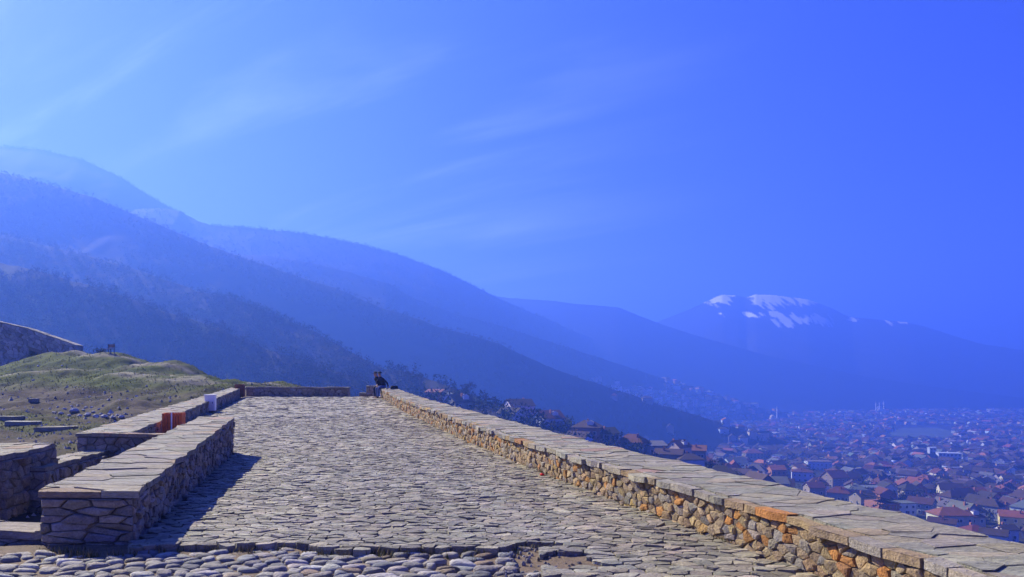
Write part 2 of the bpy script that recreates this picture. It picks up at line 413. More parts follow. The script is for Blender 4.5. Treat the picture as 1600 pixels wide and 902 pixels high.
# ------------------------------------------------------------------ stones
def clip(poly, nx, ny, d):
    out = []
    n = len(poly)
    for i in range(n):
        a = poly[i]; b = poly[(i + 1) % n]
        da = a[0] * nx + a[1] * ny - d; db = b[0] * nx + b[1] * ny - d
        if da <= 0: out.append(a)
        if (da < 0 < db) or (db < 0 < da):
            t = da / (da - db)
            out.append((a[0] + (b[0] - a[0]) * t, a[1] + (b[1] - a[1]) * t))
    return out

def cells(w, h, sw, sh, jit=0.38, seed=1, stagger=0.5):
    """irregular stone outlines filling a w x h rectangle; typical stone sw x sh"""
    rg = np.random.default_rng(seed)
    nx, ny = max(1, int(round(w / sw))), max(1, int(round(h / sh)))
    sw, sh = w / nx, h / ny
    pts = {}
    for j in range(-2, ny + 2):
        for i in range(-3, nx + 3):
            pts[i, j] = (i + 0.5 + stagger * ((j & 1) - 0.5) + rg.uniform(-jit, jit), j + 0.5 + rg.uniform(-jit, jit) * 0.8)
    out = []
    offs = [(a, b) for b in (0, -1, 1, -2, 2) for a in (-1, 1, 0, -2, 2) if (a or b) and abs(a) + abs(b) < 4]
    for j in range(-1, ny + 1):
        for i in range(-1, nx + 1):
            p = pts[i, j]
            poly = [(p[0] - 1.6, p[1] - 1.6), (p[0] + 1.6, p[1] - 1.6), (p[0] + 1.6, p[1] + 1.6), (p[0] - 1.6, p[1] + 1.6)]
            for (a, b) in offs:
                q = pts.get((i + a, j + b))
                if q is None: continue
                ex, ey = q[0] - p[0], q[1] - p[1]
                poly = clip(poly, ex, ey, ex * (p[0] + q[0]) / 2 + ey * (p[1] + q[1]) / 2)
                if len(poly) < 3: break
            if len(poly) < 3: continue
            poly = [(x * sw, y * sh) for x, y in poly]
            for (ax, ay, d) in ((-1, 0, 0), (1, 0, w), (0, -1, 0), (0, 1, h)):
                poly = clip(poly, ax, ay, d)
                if len(poly) < 3: break
            if len(poly) >= 3: out.append(poly)
    return out

def area_c(poly):
    a = cx = cy = 0
    for i in range(len(poly)):
        x0, y0 = poly[i]; x1, y1 = poly[(i + 1) % len(poly)]
        c = x0 * y1 - x1 * y0; a += c; cx += (x0 + x1) * c; cy += (y0 + y1) * c
    a *= 0.5
    if abs(a) < 1e-9: return 0, poly[0][0], poly[0][1]
    return abs(a), cx / (6 * a), cy / (6 * a)

def chaikin(poly, q=0.22):
    out = []
    for i in range(len(poly)):
        a, b = poly[i], poly[(i + 1) % len(poly)]
        out.append((a[0] + (b[0] - a[0]) * q, a[1] + (b[1] - a[1]) * q)); out.append((b[0] + (a[0] - b[0]) * q, b[1] + (a[1] - b[1]) * q))
    return out

def stone(acc, poly, mapf, col, h=0.05, gap=0.012, sink=0.06, dome=0.25, tilt=0.0, inset=0.8, rg=rnd, round_=True, q=0.25):
    """one stone: mapf(u, v, height) -> xyz"""
    a, cx, cy = area_c(poly)
    if a < 1e-5: return False
    sz = math.sqrt(a)
    k = max(0.3, 1 - gap / sz * 2)
    poly = [(cx + (x - cx) * k, cy + (y - cy) * k) for x, y in poly]
    if round_: poly = chaikin(poly, q)
    # drop tiny edges
    pl = [poly[0]]
    for p in poly[1:]:
        if math.hypot(p[0] - pl[-1][0], p[1] - pl[-1][1]) > 0.06 * sz: pl.append(p)
    poly = pl
    n = len(poly)
    if n < 3: return False
    tx, ty = rg.uniform(-tilt, tilt), rg.uniform(-tilt, tilt)
    def hh(x, y, base): return base + (x - cx) * tx + (y - cy) * ty
    vs = []
    for s_, b_ in ((1.0, -sink), (0.985, h * (1 - dome) * 0.75), (inset + 0.1, h * (1 - dome * 0.3)), (inset * 0.6, h)):
        for (x, y) in poly:
            j = 1 + rg.uniform(-0.05, 0.05) if s_ < 1 else 1
            X, Y = cx + (x - cx) * s_ * j, cy + (y - cy) * s_ * j
            vs.append(mapf(X, Y, hh(X, Y, b_ + (rg.uniform(-0.08, 0.08) * h if b_ > 0 else 0))))
    vs.append(mapf(cx, cy, hh(cx, cy, h * rg.uniform(0.95, 1.06))))
    fs = []
    for r in range(3):
        for i in range(n):
            fs.append((r * n + i, r * n + (i + 1) % n, (r + 1) * n + (i + 1) % n, (r + 1) * n + i))
    for i in range(n): fs.append((3 * n + i, 3 * n + (i + 1) % n, 4 * n))
    acc.add(vs, fs, col)
    return True

def lay(parent, polys, mapf, colf, mat, name, stuff_name, max_single=300, key=None, smooth=False, **kw):
    """stones of one surface: the ones that show largest become parts, the rest one part of kind stuff"""
    order = sorted(polys, key=key) if key else polys
    rest = Acc(); n = 0
    for p in order:
        hv = kw.get('h', 0.05)
        k2 = dict(kw); k2['h'] = hv() if callable(hv) else hv
        c = colf(p)
        if n < max_single:
            a = Acc()
            if stone(a, p, mapf, c, **k2):
                a.build(name, mat, parent, smooth); n += 1
        else:
            stone(rest, p, mapf, c, **k2)
    if rest.v:
        o = rest.build(stuff_name, mat, parent, smooth); tag(o, kind='stuff')

def pick(palette, rg=rnd, v=0.16):
    c = rg.choice(palette); k = rg.uniform(1 - v, 1 + v)
    return tuple(max(0.0, x * k * rg.uniform(0.96, 1.04)) for x in c)

GREY = [(0.36, 0.345, 0.32), (0.40, 0.385, 0.355), (0.32, 0.31, 0.30), (0.42, 0.39, 0.34), (0.37, 0.35, 0.31), (0.30, 0.29, 0.285), (0.45, 0.43, 0.40)]
PEBBLE = GREY + [(0.30, 0.31, 0.33), (0.36, 0.28, 0.19), (0.62, 0.60, 0.57), (0.55, 0.54, 0.52), (0.52, 0.50, 0.47), (0.27, 0.26, 0.25), (0.40, 0.34, 0.26)]
RUBBLE = [(0.42, 0.32, 0.19), (0.46, 0.37, 0.24), (0.36, 0.29, 0.20), (0.38, 0.35, 0.30), (0.33, 0.31, 0.29), (0.50, 0.40, 0.25), (0.44, 0.34, 0.20), (0.40, 0.33, 0.24), (0.48, 0.26, 0.09), (0.40, 0.37, 0.32), (0.33, 0.25, 0.16)]
ORANGE = [(0.42, 0.19, 0.05), (0.40, 0.27, 0.09), (0.34, 0.17, 0.07), (0.42, 0.31, 0.14), (0.36, 0.25, 0.12)]
COPING = [(0.44, 0.42, 0.375), (0.40, 0.385, 0.345), (0.47, 0.44, 0.38), (0.42, 0.41, 0.38), (0.36, 0.35, 0.33), (0.46, 0.42, 0.34)]
GREY = [(r * 0.67, g * 0.66, b * 0.55) for r, g, b in GREY]
PEBBLE = [(r * 0.62, g * 0.60, b * 0.55) for r, g, b in PEBBLE]
COPING = [(r * 0.76, g * 0.73, b * 0.60) for r, g, b in COPING]
RUBBLE = [(r * 0.80, g * 0.74, b * 0.62) for r, g, b in RUBBLE]
DARKRUB = [(0.30, 0.25, 0.17), (0.26, 0.23, 0.18), (0.34, 0.28, 0.19), (0.28, 0.26, 0.23), (0.36, 0.31, 0.22)]

# ------------------------------------------------------------------ road
def road_z(x, y):
    return 0.023 * (np.asarray(y, float) - 7.3) + 0.0 * np.asarray(x)

def smooth_path(pts, n):
    """Catmull-Rom through control points, resampled by length"""
    P = [np.array(p, float) for p in pts]
    P = [2 * P[0] - P[1]] + P + [2 * P[-1] - P[-2]]
    out = []
    for i in range(1, len(P) - 2):
        for t in np.linspace(0, 1, 24, endpoint=False):
            a, b, c, d = P[i - 1], P[i], P[i + 1], P[i + 2]
            out.append(0.5 * (2 * b + (c - a) * t + (2 * a - 5 * b + 4 * c - d) * t * t + (3 * b - a - 3 * c + d) * t ** 3))
    out.append(P[-2]); out = np.array(out)
    s = np.concatenate([[0], np.cumsum(np.linalg.norm(np.diff(out[:, :2], axis=0), axis=1))])
    q = np.linspace(0, s[-1], n)
    return np.stack([np.interp(q, s, out[:, k]) for k in range(out.shape[1])], 1), s[-1]

PAR_IN = [(4.15, 3.2), (3.75, 4.7), (3.02, 7.25), (1.95, 10.0), (0.62, 13.5), (-1.45, 19.7), (-4.6, 30.0), (-7.75, 41.6)]
PAR_OUT = [(5.35, 3.4), (4.95, 5.0), (4.12, 7.6), (3.0, 10.7), (1.65, 14.2), (-0.42, 20.3), (-3.75, 30.5), (-6.95, 41.8)]
par_y = np.array([p[1] for p in PAR_IN]); par_x = np.array([p[0] for p in PAR_IN])

LW_Y0, LW_Y1 = 8.5, 16.45
def left_edge(y):
    if y < 8.3: return -7.5
    if y <= 16.6: return -4.55 + (y - 8.5) * (-6.53 + 4.57) / 7.95
    return min(-9.25 - (y - 17.0) * 0.262, -6.6 if y < 16.9 else 99) if y > 17 else -6.7
def right_edge(y): return float(np.interp(y, par_y, par_x)) + 0.02

EDGE_Y = 8.2
def edge_y(x): return 8.2 + 0.10 * math.sin(x * 1.7 + 0.6) + 0.07 * math.sin(x * 4.3)
def build_road():
    root = empty('road', (0, 0, 0)); tag(root, kind='structure')
    # bed under the stones
    ys = np.concatenate([np.linspace(2.5, 8.1, 20), np.linspace(8.16, 42.4, 90), [43.4, 45, 48]])
    V = []
    nc = 40
    for y in ys:
        xl, xr = left_edge(min(y, 42)) - 0.4, right_edge(min(y, 41)) + 0.5
        for u in np.linspace(0, 1, nc):
            x = xl + (xr - xl) * u
            low = 0.055 * max(0.0, min(1.0, (EDGE_Y + 0.12 - y) / 0.3)) * max(0.0, min(1.0, (0.5 - x) / 0.5))
            V.append((x, y, float(road_z(x, min(y, 42.4))) - 0.035 - low - max(0, y - 42.4) * 0.5))
    me = np_mesh('road_bed', V, grid_faces(len(ys), nc), M['earth'], np.ones((len(V), 3)))
    link('road_bed', me, root)
    # upper paving
    def top_map(x, y, h): return (x, y, float(road_z(x, y)) + h - 0.03)
    W, X0 = 26.0, -17.0
    polys = []
    for (y0, y1, sx, sy, sd) in ((EDGE_Y - 0.5, 16.0, 0.205, 0.110, 3), (16.0, 26.0, 0.24, 0.14, 4), (26.0, 42.3, 0.36, 0.25, 5)):
        for p in cells(W, y1 - y0, sx, sy, 0.47, sd):
            p = [(x + X0, y + y0) for x, y in p]
            cy = sum(q[1] for q in p) / len(p); cx = sum(q[0] for q in p) / len(p)
            if left_edge(max(cy, 8.4)) + 0.02 < cx < right_edge(cy) - 0.02 and (cy > edge_y(cx) if cx < 0.6 else cy > EDGE_Y): polys.append(p)
    # paving goes on towards the viewer along the parapet
    for p in cells(5.0, EDGE_Y - 2.8, 0.22, 0.125, 0.46, 8):
        p = [(x + 0.3, y + 2.8) for x, y in p]
        cy = sum(q[1] for q in p) / len(p); cx = sum(q[0] for q in p) / len(p)
        hole = math.hypot((cx - 0.55) / 0.36, (cy - 7.65) / 0.3)
        if 0.25 + 0.25 * math.sin(cy * 3) < cx < right_edge(cy) - 0.02 and hole > 1: polys.append(p)
    def key(p):
        cx = sum(q[0] for q in p) / len(p); cy = sum(q[1] for q in p) / len(p)
        vis = cy > 6.95 and abs(cx) / cy < 0.74
        return (0 if vis else 1, -area_c(p)[0] / cy ** 3)
    def colf(p):
        cx = sum(q[0] for q in p) / len(p); cy = sum(q[1] for q in p) / len(p)
        k = 1 + 0.18 * float(fbm(cx / 1.6, cy / 1.6, 71, 3)); c = pick(GREY, v=0.30)
        w = 0.5 + 0.5 * float(fbm(cx / 3, cy / 3, 72, 2)); warm = (1 + 0.05 * w, 1.0, 1 - 0.10 * w)
        if cx > right_edge(cy) - 1.6: warm = (1.05, 0.98, 0.86)
        return tuple(c[i] * k * warm[i] for i in range(3))
    lay(root, polys, top_map, colf, M['cobble'], 'cobble', 'paving', 300, key, q=0.14, h=lambda: rnd.choice([rnd.uniform(0.036, 0.046), rnd.uniform(0.030, 0.056)]), gap=0.0036, sink=0.05, dome=0.18, tilt=0.085, inset=0.86)
    # rough rounded cobbles below the step
    def low_map(x, y, h): return (x, y, float(road_z(x, y)) + h - 0.085)
    polys = []
    for p in cells(8.6, EDGE_Y + 0.3 - 4.2, 0.225, 0.13, 0.52, 21):
        p = [(x - 8.0, y + 4.2) for x, y in p]
        cy = sum(q[1] for q in p) / len(p); cx = sum(q[0] for q in p) / len(p)
        if cx < 0.25 + 0.25 * math.sin(cy * 3) and cy < edge_y(cx) - 0.02 and math.hypot((cx - 0.55) / 0.36, (cy - 7.65) / 0.3) > 1 and rnd.random() > 0.05: polys.append(p)
    lay(root, polys, low_map, lambda p: pick(PEBBLE, v=0.25), M['cobble'], 'round_cobble', 'cobbles', 300, key, smooth=True, h=lambda: rnd.uniform(0.015, 0.06), gap=0.008, sink=0.04, dome=0.6, tilt=0.14, inset=0.72)
    # loose flat stones round the worn hole
    polys = [p for p in cells(1.4, 1.1, 0.11, 0.08, 0.48, 33)]
    polys = [[(x - 0.1, y + 7.2) for x, y in p] for p in polys]
    polys = [p for p in polys if rnd.random() < 0.7]
    lay(root, polys, low_map, lambda p: pick(PEBBLE, v=0.2), M['cobble'], 'loose_stone', 'loose_stones', 300, None, h=lambda: rnd.uniform(0.03, 0.07), gap=0.03, sink=0.04, dome=0.6, tilt=0.3, inset=0.75)
build_road()

# ------------------------------------------------------------------ walls
def build_wall(name, label, left, right, ztop, zbase, faces, palette, coping_pal, stone_sz=(0.22, 0.15), slab_sz=(0.55, 0.34), n=40, cop=0.075, over=0.05, seed=1, dist=None, ends=(True, True), course=False, mortar='mortar', singles=300, slabs=300, orange=0.0, hf=(0.02, 0.055), edge=0.0, parent=None, rough_round=False):
    root = empty(name, (*[(a + b) / 2 for a, b in zip(left[0], right[0])], zbase[0]))
    if parent is None: tag(root, label, 'wall', kind='thing')
    else: root.parent = parent
    off = np.array(root.location)
    # every control point: (x, y, ztop, zbase)
    Lp, Ll = smooth_path([(*p, t, b) for p, t, b in zip(left, ztop, zbase)], n) if len(left) > 2 else (np.array([np.array((*left[0], ztop[0], zbase[0])) * (1 - t) + np.array((*left[-1], ztop[-1], zbase[-1])) * t for t in np.linspace(0, 1, n)]), math.dist(left[0], left[-1]))
    Rp, Rl = smooth_path([(*p, t, b) for p, t, b in zip(right, ztop, zbase)], n) if len(right) > 2 else (np.array([np.array((*right[0], ztop[0], zbase[0])) * (1 - t) + np.array((*right[-1], ztop[-1], zbase[-1])) * t for t in np.linspace(0, 1, n)]), math.dist(right[0], right[-1]))
    Ln = (Ll + Rl) / 2
    def along(P, t):
        k = min(max(t, 0.0), 1.0) * (n - 1); i = min(int(k), n - 2); f = k - i
        r = P[i] * (1 - f) + P[i + 1] * f
        if t < 0 or t > 1: r = r + (P[1] - P[0] if t < 0 else P[-1] - P[-2]) * ((t if t < 0 else t - 1) * (n - 1))
        return r
    W = float(np.mean(np.linalg.norm(Lp[:, :2] - Rp[:, :2], axis=1)))
    # core
    V = []
    for i in range(n):
        a, b = Lp[i], Rp[i]
        d = (b[:2] - a[:2]) / (np.linalg.norm(b[:2] - a[:2]) + 1e-9) * 0.006
        for (q, z) in ((a[:2] + d, a[3] - 0.5), (a[:2] + d, a[2] - cop + 0.01), (b[:2] - d, b[2] - cop + 0.01), (b[:2] - d, b[3] - 0.5)):
            V.append((q[0] - off[0], q[1] - off[1], z - off[2]))
    Fc = []
    for i in range(n - 1):
        for k in range(3): Fc.append((i * 4 + k, (i + 1) * 4 + k, (i + 1) * 4 + k + 1, i * 4 + k + 1))
    Fc.append((0, 1, 2, 3)); Fc.append((n * 4 - 1, n * 4 - 2, n * 4 - 3, n * 4 - 4))
    a = Acc(); a.add(V, Fc); a.build('core', M[mortar], root)
    # stones on faces
    def dkey(mp):
        def key(p):
            _, cx, cy = area_c(p); w = Vector(mp(cx, cy, 0)) + Vector(off)
            vis = w.y > 1 and abs(w.x) / w.y < 0.75 and (w.z - CAMZ) / w.y > -0.29
            return (0 if vis else 1, w.y)
        return key
    def colf(p):
        if orange and rnd.random() < orange: return pick(ORANGE, v=0.15)
        return pick(palette, v=0.2)
    per = max(1, singles // max(1, len(faces)))
    for fc in faces:
        if fc in ('L', 'R'):
            P, ln = (Lp, Ll) if fc == 'L' else (Rp, Rl)
            O = Rp if fc == 'L' else Lp
            def mp(u, v, h, P=P, O=O, ln=ln):
                q = along(P, u / ln); o = along(O, u / ln)
                nn = q[:2] - o[:2]; nn = nn / (np.linalg.norm(nn) + 1e-9)
                z0 = q[3] - 0.08; z = z0 + v / hmax * (q[2] - cop - 0.012 - z0)
                return (q[0] + nn[0] * (h - 0.02) - off[0], q[1] + nn[1] * (h - 0.02) - off[1], z - off[2])
            hmax = float(np.mean(P[:, 2] - P[:, 3])) + 0.06
            polys = cells(ln, hmax, stone_sz[0], stone_sz[1], 0.48, seed + ord(fc))
        else:
            i = 0 if fc == 'S' else n - 1
            A, B = (Lp[i], Rp[i])
            ax = (B[:2] - A[:2]); ln = float(np.linalg.norm(ax)); ax = ax / ln
            dirn = (Lp[0][:2] - Lp[1][:2]) if fc == 'S' else (Lp[-1][:2] - Lp[-2][:2]); dirn = dirn / np.linalg.norm(dirn)
            hmax = float(A[2] - A[3]) + 0.06
            def mp(u, v, h, A=A, B=B, ax=ax, ln=ln, dirn=dirn, hmax=hmax):
                z0 = A[3] - 0.08; z = z0 + v / hmax * (A[2] - cop - 0.012 - z0)
                return (A[0] + ax[0] * u + dirn[0] * h - off[0], A[1] + ax[1] * u + dirn[1] * h - off[1], z - off[2])
            polys = cells(ln, hmax, stone_sz[0] * 1.9, stone_sz[1] * 0.85, 0.42, seed + ord(fc)) if course else cells(ln, hmax, stone_sz[0], stone_sz[1], 0.4, seed + ord(fc))
        if fc == 'L' or fc == 'N':  # keep the outward winding the same
            polys = [list(reversed(p)) for p in polys] if fc == 'L' else polys
        lay(root, polys, mp, colf, M['stone'], 'stone', 'rubble_stones', per, dkey(mp), h=lambda: rnd.uniform(*hf), gap=0.0045, sink=0.03, dome=0.4, tilt=0.2, inset=0.78, round_=rough_round)
    # coping slabs
    def cmap(u, v, h):
        t = (u - over) / Ln; A, B = along(Lp, t), along(Rp, t)
        d = (B[:2] - A[:2]); w = np.linalg.norm(d); d = d / (w + 1e-9)
        k = (v / (W + 2 * over)) * (w + 2 * over) - over
        k += 0.020 * math.sin(u * 7.3 + seed) + 0.014 * math.sin(u * 18.1 + seed * 2)
        q = A[:2] + d * k
        return (q[0] - off[0], q[1] - off[1], A[2] + h + 0.010 * math.sin(u * 3.1 + seed) + 0.006 * math.sin(u * 9 + v * 5) - off[2])
    polys = cells(Ln + 2 * over, W + 2 * over, slab_sz[0], slab_sz[1], 0.44, seed + 9)
    if edge:
        polys = [clip(p, 0, -1, -edge) for p in polys]; polys = [p for p in polys if len(p) > 2]
        ep = []
        u = 0.0
        while u < Ln + 2 * over:
            du = rnd.uniform(0.16, 0.5); e2 = edge + rnd.uniform(-0.05, 0.0)
            e0 = rnd.uniform(-0.03, 0.03); ep.append([(u, e0), (min(u + du * 0.5, Ln + 2 * over), e0 + rnd.uniform(-0.02, 0.02)), (min(u + du, Ln + 2 * over), e0 + rnd.uniform(-0.015, 0.015)), (min(u + du, Ln + 2 * over), e2), (u, e2 * rnd.uniform(0.9, 1.0))]); u += du
        lay(root, ep, cmap, lambda p: pick(ORANGE, v=0.15) if rnd.random() < 0.10 else pick(COPING + RUBBLE[:2], v=0.15), M['stone'], 'edge_block', 'edge_blocks', 200, dkey(cmap), h=lambda: rnd.uniform(-0.012, 0.008), gap=0.004, sink=cop + 0.01, dome=0.0, tilt=0.02, inset=0.9, round_=False)
    def ccol(p):
        if coping_pal is COPING and rnd.random() < 0.05: return pick([(0.36, 0.27, 0.16), (0.36, 0.25, 0.18)], v=0.1)
        return pick(coping_pal, v=0.13)
    lay(root, polys, cmap, ccol, M['slab'], 'coping_slab', 'coping_slabs', slabs, dkey(cmap), h=lambda: rnd.uniform(-0.006, 0.012), gap=0.002, sink=cop, dome=0.0, tilt=0.014, inset=0.9, round_=False)
    return root, cmap, Ln, W

zin = [float(road_z(0, y)) for y in par_y]
build_wall('parapet_wall', 'long curving rubble stone parapet with flat slab top along the right edge', PAR_IN, PAR_OUT,
           [z + 0.52 for z in zin], zin, ['L', 'N'], RUBBLE, COPING, (0.140, 0.120), (0.24, 0.42), n=120, seed=101, over=0.06, orange=0.10, edge=0.17, singles=600, hf=(0.02, 0.06))
# end stone faces are counted together with the long side
build_wall('stone_wall', 'short thick stone wall casting the blue shadow on the paving', [(-5.68, 8.5), (-7.27, 16.45)], [(-4.57, 8.5), (-6.53, 16.45)],
           [0.617, 1.058], [-0.10, 0.20], ['R', 'S', 'N'], DARKRUB, COPING, (0.17, 0.13), (0.26, 0.42), n=30, seed=202, over=0.05, course=True, hf=(0.03, 0.085))
build_wall('stone_wall', 'long low stone wall beside the grassy mound with bins along it', [(-10.5, 17.0), (-16.9, 42.3)], [(-9.3, 17.0), (-16.05, 41.6)],
           [0.625, 1.33], [-0.25, 0.55], ['R', 'S'], DARKRUB, COPING, (0.26, 0.18), (0.32, 0.45), n=30, seed=303, over=0.05, hf=(0.02, 0.06), slabs=200, singles=200)
build_wall('stone_wall', 'narrow cross wall closing the gap left of the short thick wall', [(-9.3, 16.95), (-7.1, 16.72)], [(-9.3, 16.72), (-7.1, 16.45)],
           [0.64, 0.66], [-0.25, 0.0], ['R'], DARKRUB, [(0.42, 0.30, 0.17), (0.38, 0.29, 0.2)], (0.24, 0.17), (0.5, 0.2), n=8, seed=404, over=0.03, hf=(0.02, 0.05))
build_wall('stone_wall', 'low stone wall across the far end of the paving', [(-16.4, 43.0), (-9.92, 43.0)], [(-16.0, 42.4), (-9.92, 42.4)],
           [1.40, 1.37], [0.78, 0.78], ['R', 'N'], DARKRUB, COPING, (0.3, 0.2), (0.6, 0.34), n=12, seed=505, over=0.05, hf=(0.02, 0.06), slabs=60, singles=120)
build_wall('stone_pillar', 'short square stone stub between the far wall and the seated couple', [(-8.85, 43.6), (-8.25, 43.6)], [(-8.85, 42.9), (-8.25, 42.9)],
           [1.45, 1.45], [0.6, 0.6], ['R', 'S'], DARKRUB, COPING, (0.3, 0.2), (0.35, 0.3), n=6, seed=606, over=0.04)
build_wall('stone_step', 'low stone step in the gap at the far end of the paving', [(-9.3, 43.6), (-8.9, 43.6)], [(-9.3, 43.0), (-8.9, 43.0)],
           [1.02, 1.02], [0.6, 0.6], ['R', 'S'], DARKRUB, COPING, (0.3, 0.2), (0.35, 0.3), n=6, seed=707, over=0.03)
build_wall('stone_ledge', 'sunlit low stone ledge at the lower left corner', [(-8.2, 9.0), (-5.62, 9.05)], [(-8.2, 8.55), (-5.62, 8.6)],
           [0.15, 0.13], [-0.18, -0.16], ['R'], DARKRUB, COPING, (0.5, 0.16), (0.8, 0.4), n=10, seed=808, over=0.04, cop=0.1, hf=(0.02, 0.05))
build_wall('ruined_wall', 'crumbling low stone wall running back to the long wall', [(-8.75, 12.3), (-10.35, 17.0)], [(-8.15, 12.3), (-9.75, 17.0)],
           [0.42, 0.22], [-0.5, -0.4], ['R', 'S'], DARKRUB, COPING, (0.26, 0.16), (0.34, 0.26), n=14, seed=909, over=0.0, hf=(0.03, 0.09))
build_wall('ruined_wall', 'tall rough remnant of shaded stone wall at the left edge', [(-10.2, 10.6), (-10.3, 13.4)], [(-8.35, 11.5), (-8.55, 13.2)],
           [0.70, 0.74], [-0.6, -0.5], ['R', 'S'], DARKRUB, COPING, (0.24, 0.17), (0.4, 0.3), n=12, seed=919, over=0.0, hf=(0.03, 0.11))

# ------------------------------------------------------------------ fortress ground left of the road
CTRL = [  # px, py, Y
    (-250, 600, 75), (-60, 594, 74), (0, 588, 74.5), (35, 577, 75.5), (70, 558, 75.5), (105, 544, 74), (170, 549, 70), (250, 563, 66), (320, 578, 60), (380, 590, 56), (430, 599, 54),
    (-100, 602, 62), (0, 596, 62), (60, 584, 60), (130, 575, 60), (200, 585, 56), (270, 590, 54), (300, 598, 50), (340, 602, 49),
    (150, 600, 51), (210, 614, 47), (235, 621, 44.5), (330, 606, 46), (40, 604, 54), (-100, 625, 48),
    (100, 632, 46), (200, 640, 43), (250, 636, 43.2), (150, 638, 44.5), (30, 626, 48), (150, 652, 37), (90, 650, 38), (30, 645, 38), (220, 650, 37), (0, 660, 32), (60, 665, 30), (120, 668, 29), (180, 660, 31),
    (60, 690, 24), (0, 700, 21), (100, 692, 23.5), (60, 722, 18.5), (-100, 720, 20), (0, 740, 16), (110, 735, 16.5), (30, 805, 12), (60, 830, 10.5), (-150, 800, 11), (20, 868, 9.0)]
cp = np.array([tuple(at(*c)) for c in CTRL])
extra = [(-22, 62, -1.2), (-16, 60, -2.5), (-40, 86, 0.0), (-30, 80, -1.5), (-22, 75, -7), (-45, 105, -9), (-14, 70, -9), (-70, 120, -9), (-12, 50, -2.0), (-18, 46, 0.5), (-15.5, 44.5, 0.3), (-7, 12, -0.5), (-7.2, 14, -0.5), (-8.6, 15.8, -0.45), (-30, 20, -0.3), (-40, 40, 0.3), (-70, 60, 2), (-14.5, 32, 0.1), (-13, 26, -0.1), (-12, 21, -0.3), (-16.6, 38, 0.25)]
cp = np.vstack([cp, np.array(extra)])
def fort_z(x, y):
    x = np.asarray(x, float); y = np.asarray(y, float)
    d2 = (x[..., None] - cp[:, 0]) ** 2 + (y[..., None] - cp[:, 1]) ** 2
    sc = 0.05 * (np.abs(cp[:, 1]) / 6) ** 2
    w = 1.0 / (d2 + sc) ** 1.7
    return (w * cp[:, 2]).sum(-1) / w.sum(-1)

def build_fort_ground():
    yy = np.concatenate([np.linspace(7.6, 30, 110), np.linspace(30.3, 80, 190), np.linspace(81, 112, 20)])
    uu = np.linspace(0, 1, 230)
    V = []
    for y in yy:
        if y < 8.9: xr = -5.7
        elif y < 16.5: xr = -5.9 - (y - 8.5) * 0.2
        elif y < 43: xr = -9.7 - (y - 17) * 0.254
        else: xr = -16.2 - (y - 43) * 0.02
        xl = -0.95 * y - 12
        V.append(np.stack([xl + (xr - xl) * uu ** 0.8, np.full_like(uu, y)], -1))
    V = np.stack(V)
    x, y = V[..., 0], V[..., 1]
    z = fort_z(x, y)
    w = np.clip((y - 12) / 30, 0.12, 1)
    z = z + fbm(x / 4.5, y / 4.5, 301, 4) * 0.7 * w + fbm(x / 1.3, y / 1.3, 307, 4) * 0.24 * np.clip(w * 1.2, 0.3, 1)
    # colour: green where the mound top is, earth and gravel below
    gz = np.clip((z - 0.75) / 0.9, 0, 1) + fbm(x / 3, y / 3, 311, 4) * 0.9
    g = np.clip(gz * 1.2 - 0.25, 0, 1)
    path = np.exp(-((fort_z(x, y) - fort_z(x, y + 3.0)) / 0.16) ** 2) * (z > 1.3) * (y > 52)
    n = fbm(x / 0.7, y / 0.7, 315, 4)
    grass = np.stack([0.060 + 0.05 * n, 0.080 + 0.05 * n, 0.010 + 0.007 * n], -1)
    soil = np.stack([0.075 + 0.045 * n, 0.062 + 0.038 * n, 0.040 + 0.025 * n], -1)
    pth = np.stack([0.34 + 0 * n, 0.30 + 0 * n, 0.22 + 0 * n], -1)
    patch = np.clip(fbm(x / 6, y / 6, 319, 4) * 2.5 - 0.2, 0, 0.7)
    g = np.maximum(g, patch * (y > 13))
    c = soil * (1 - g[..., None]) + grass * g[..., None]
    pw = np.clip(path * 0.55 + 0, 0, 1)[..., None]
    c = c * (1 - pw) + pth * pw
    m = noise_mat('fort_soil', attr=True, scale=1.6, var=0.4, bump=1.0, bump_dist=0.08, fine=11, rough=0.95, spec=0.1)
    me = np_mesh('fortress_ground', np.stack([x, y, z], -1).reshape(-1, 3), grid_faces(*x.shape), m, np.clip(c, 0.01, 1).reshape(-1, 3))
    tag(link('fortress_ground', me), kind='structure')
    return V, z, g
FV, FZ, FG = build_fort_ground()
def fz(x, y): return float(fort_z(np.array(x), np.array(y)) + fbm(np.array(x) / 4.5, np.array(y) / 4.5, 301, 4) * 0.7 * min(1, max(0.12, (y - 12) / 30)) + fbm(np.array(x) / 1.3, np.array(y) / 1.3, 307, 4) * 0.24 * min(1, max(0.3, 1.2 * min(1, max(0.12, (y - 12) / 30)))))

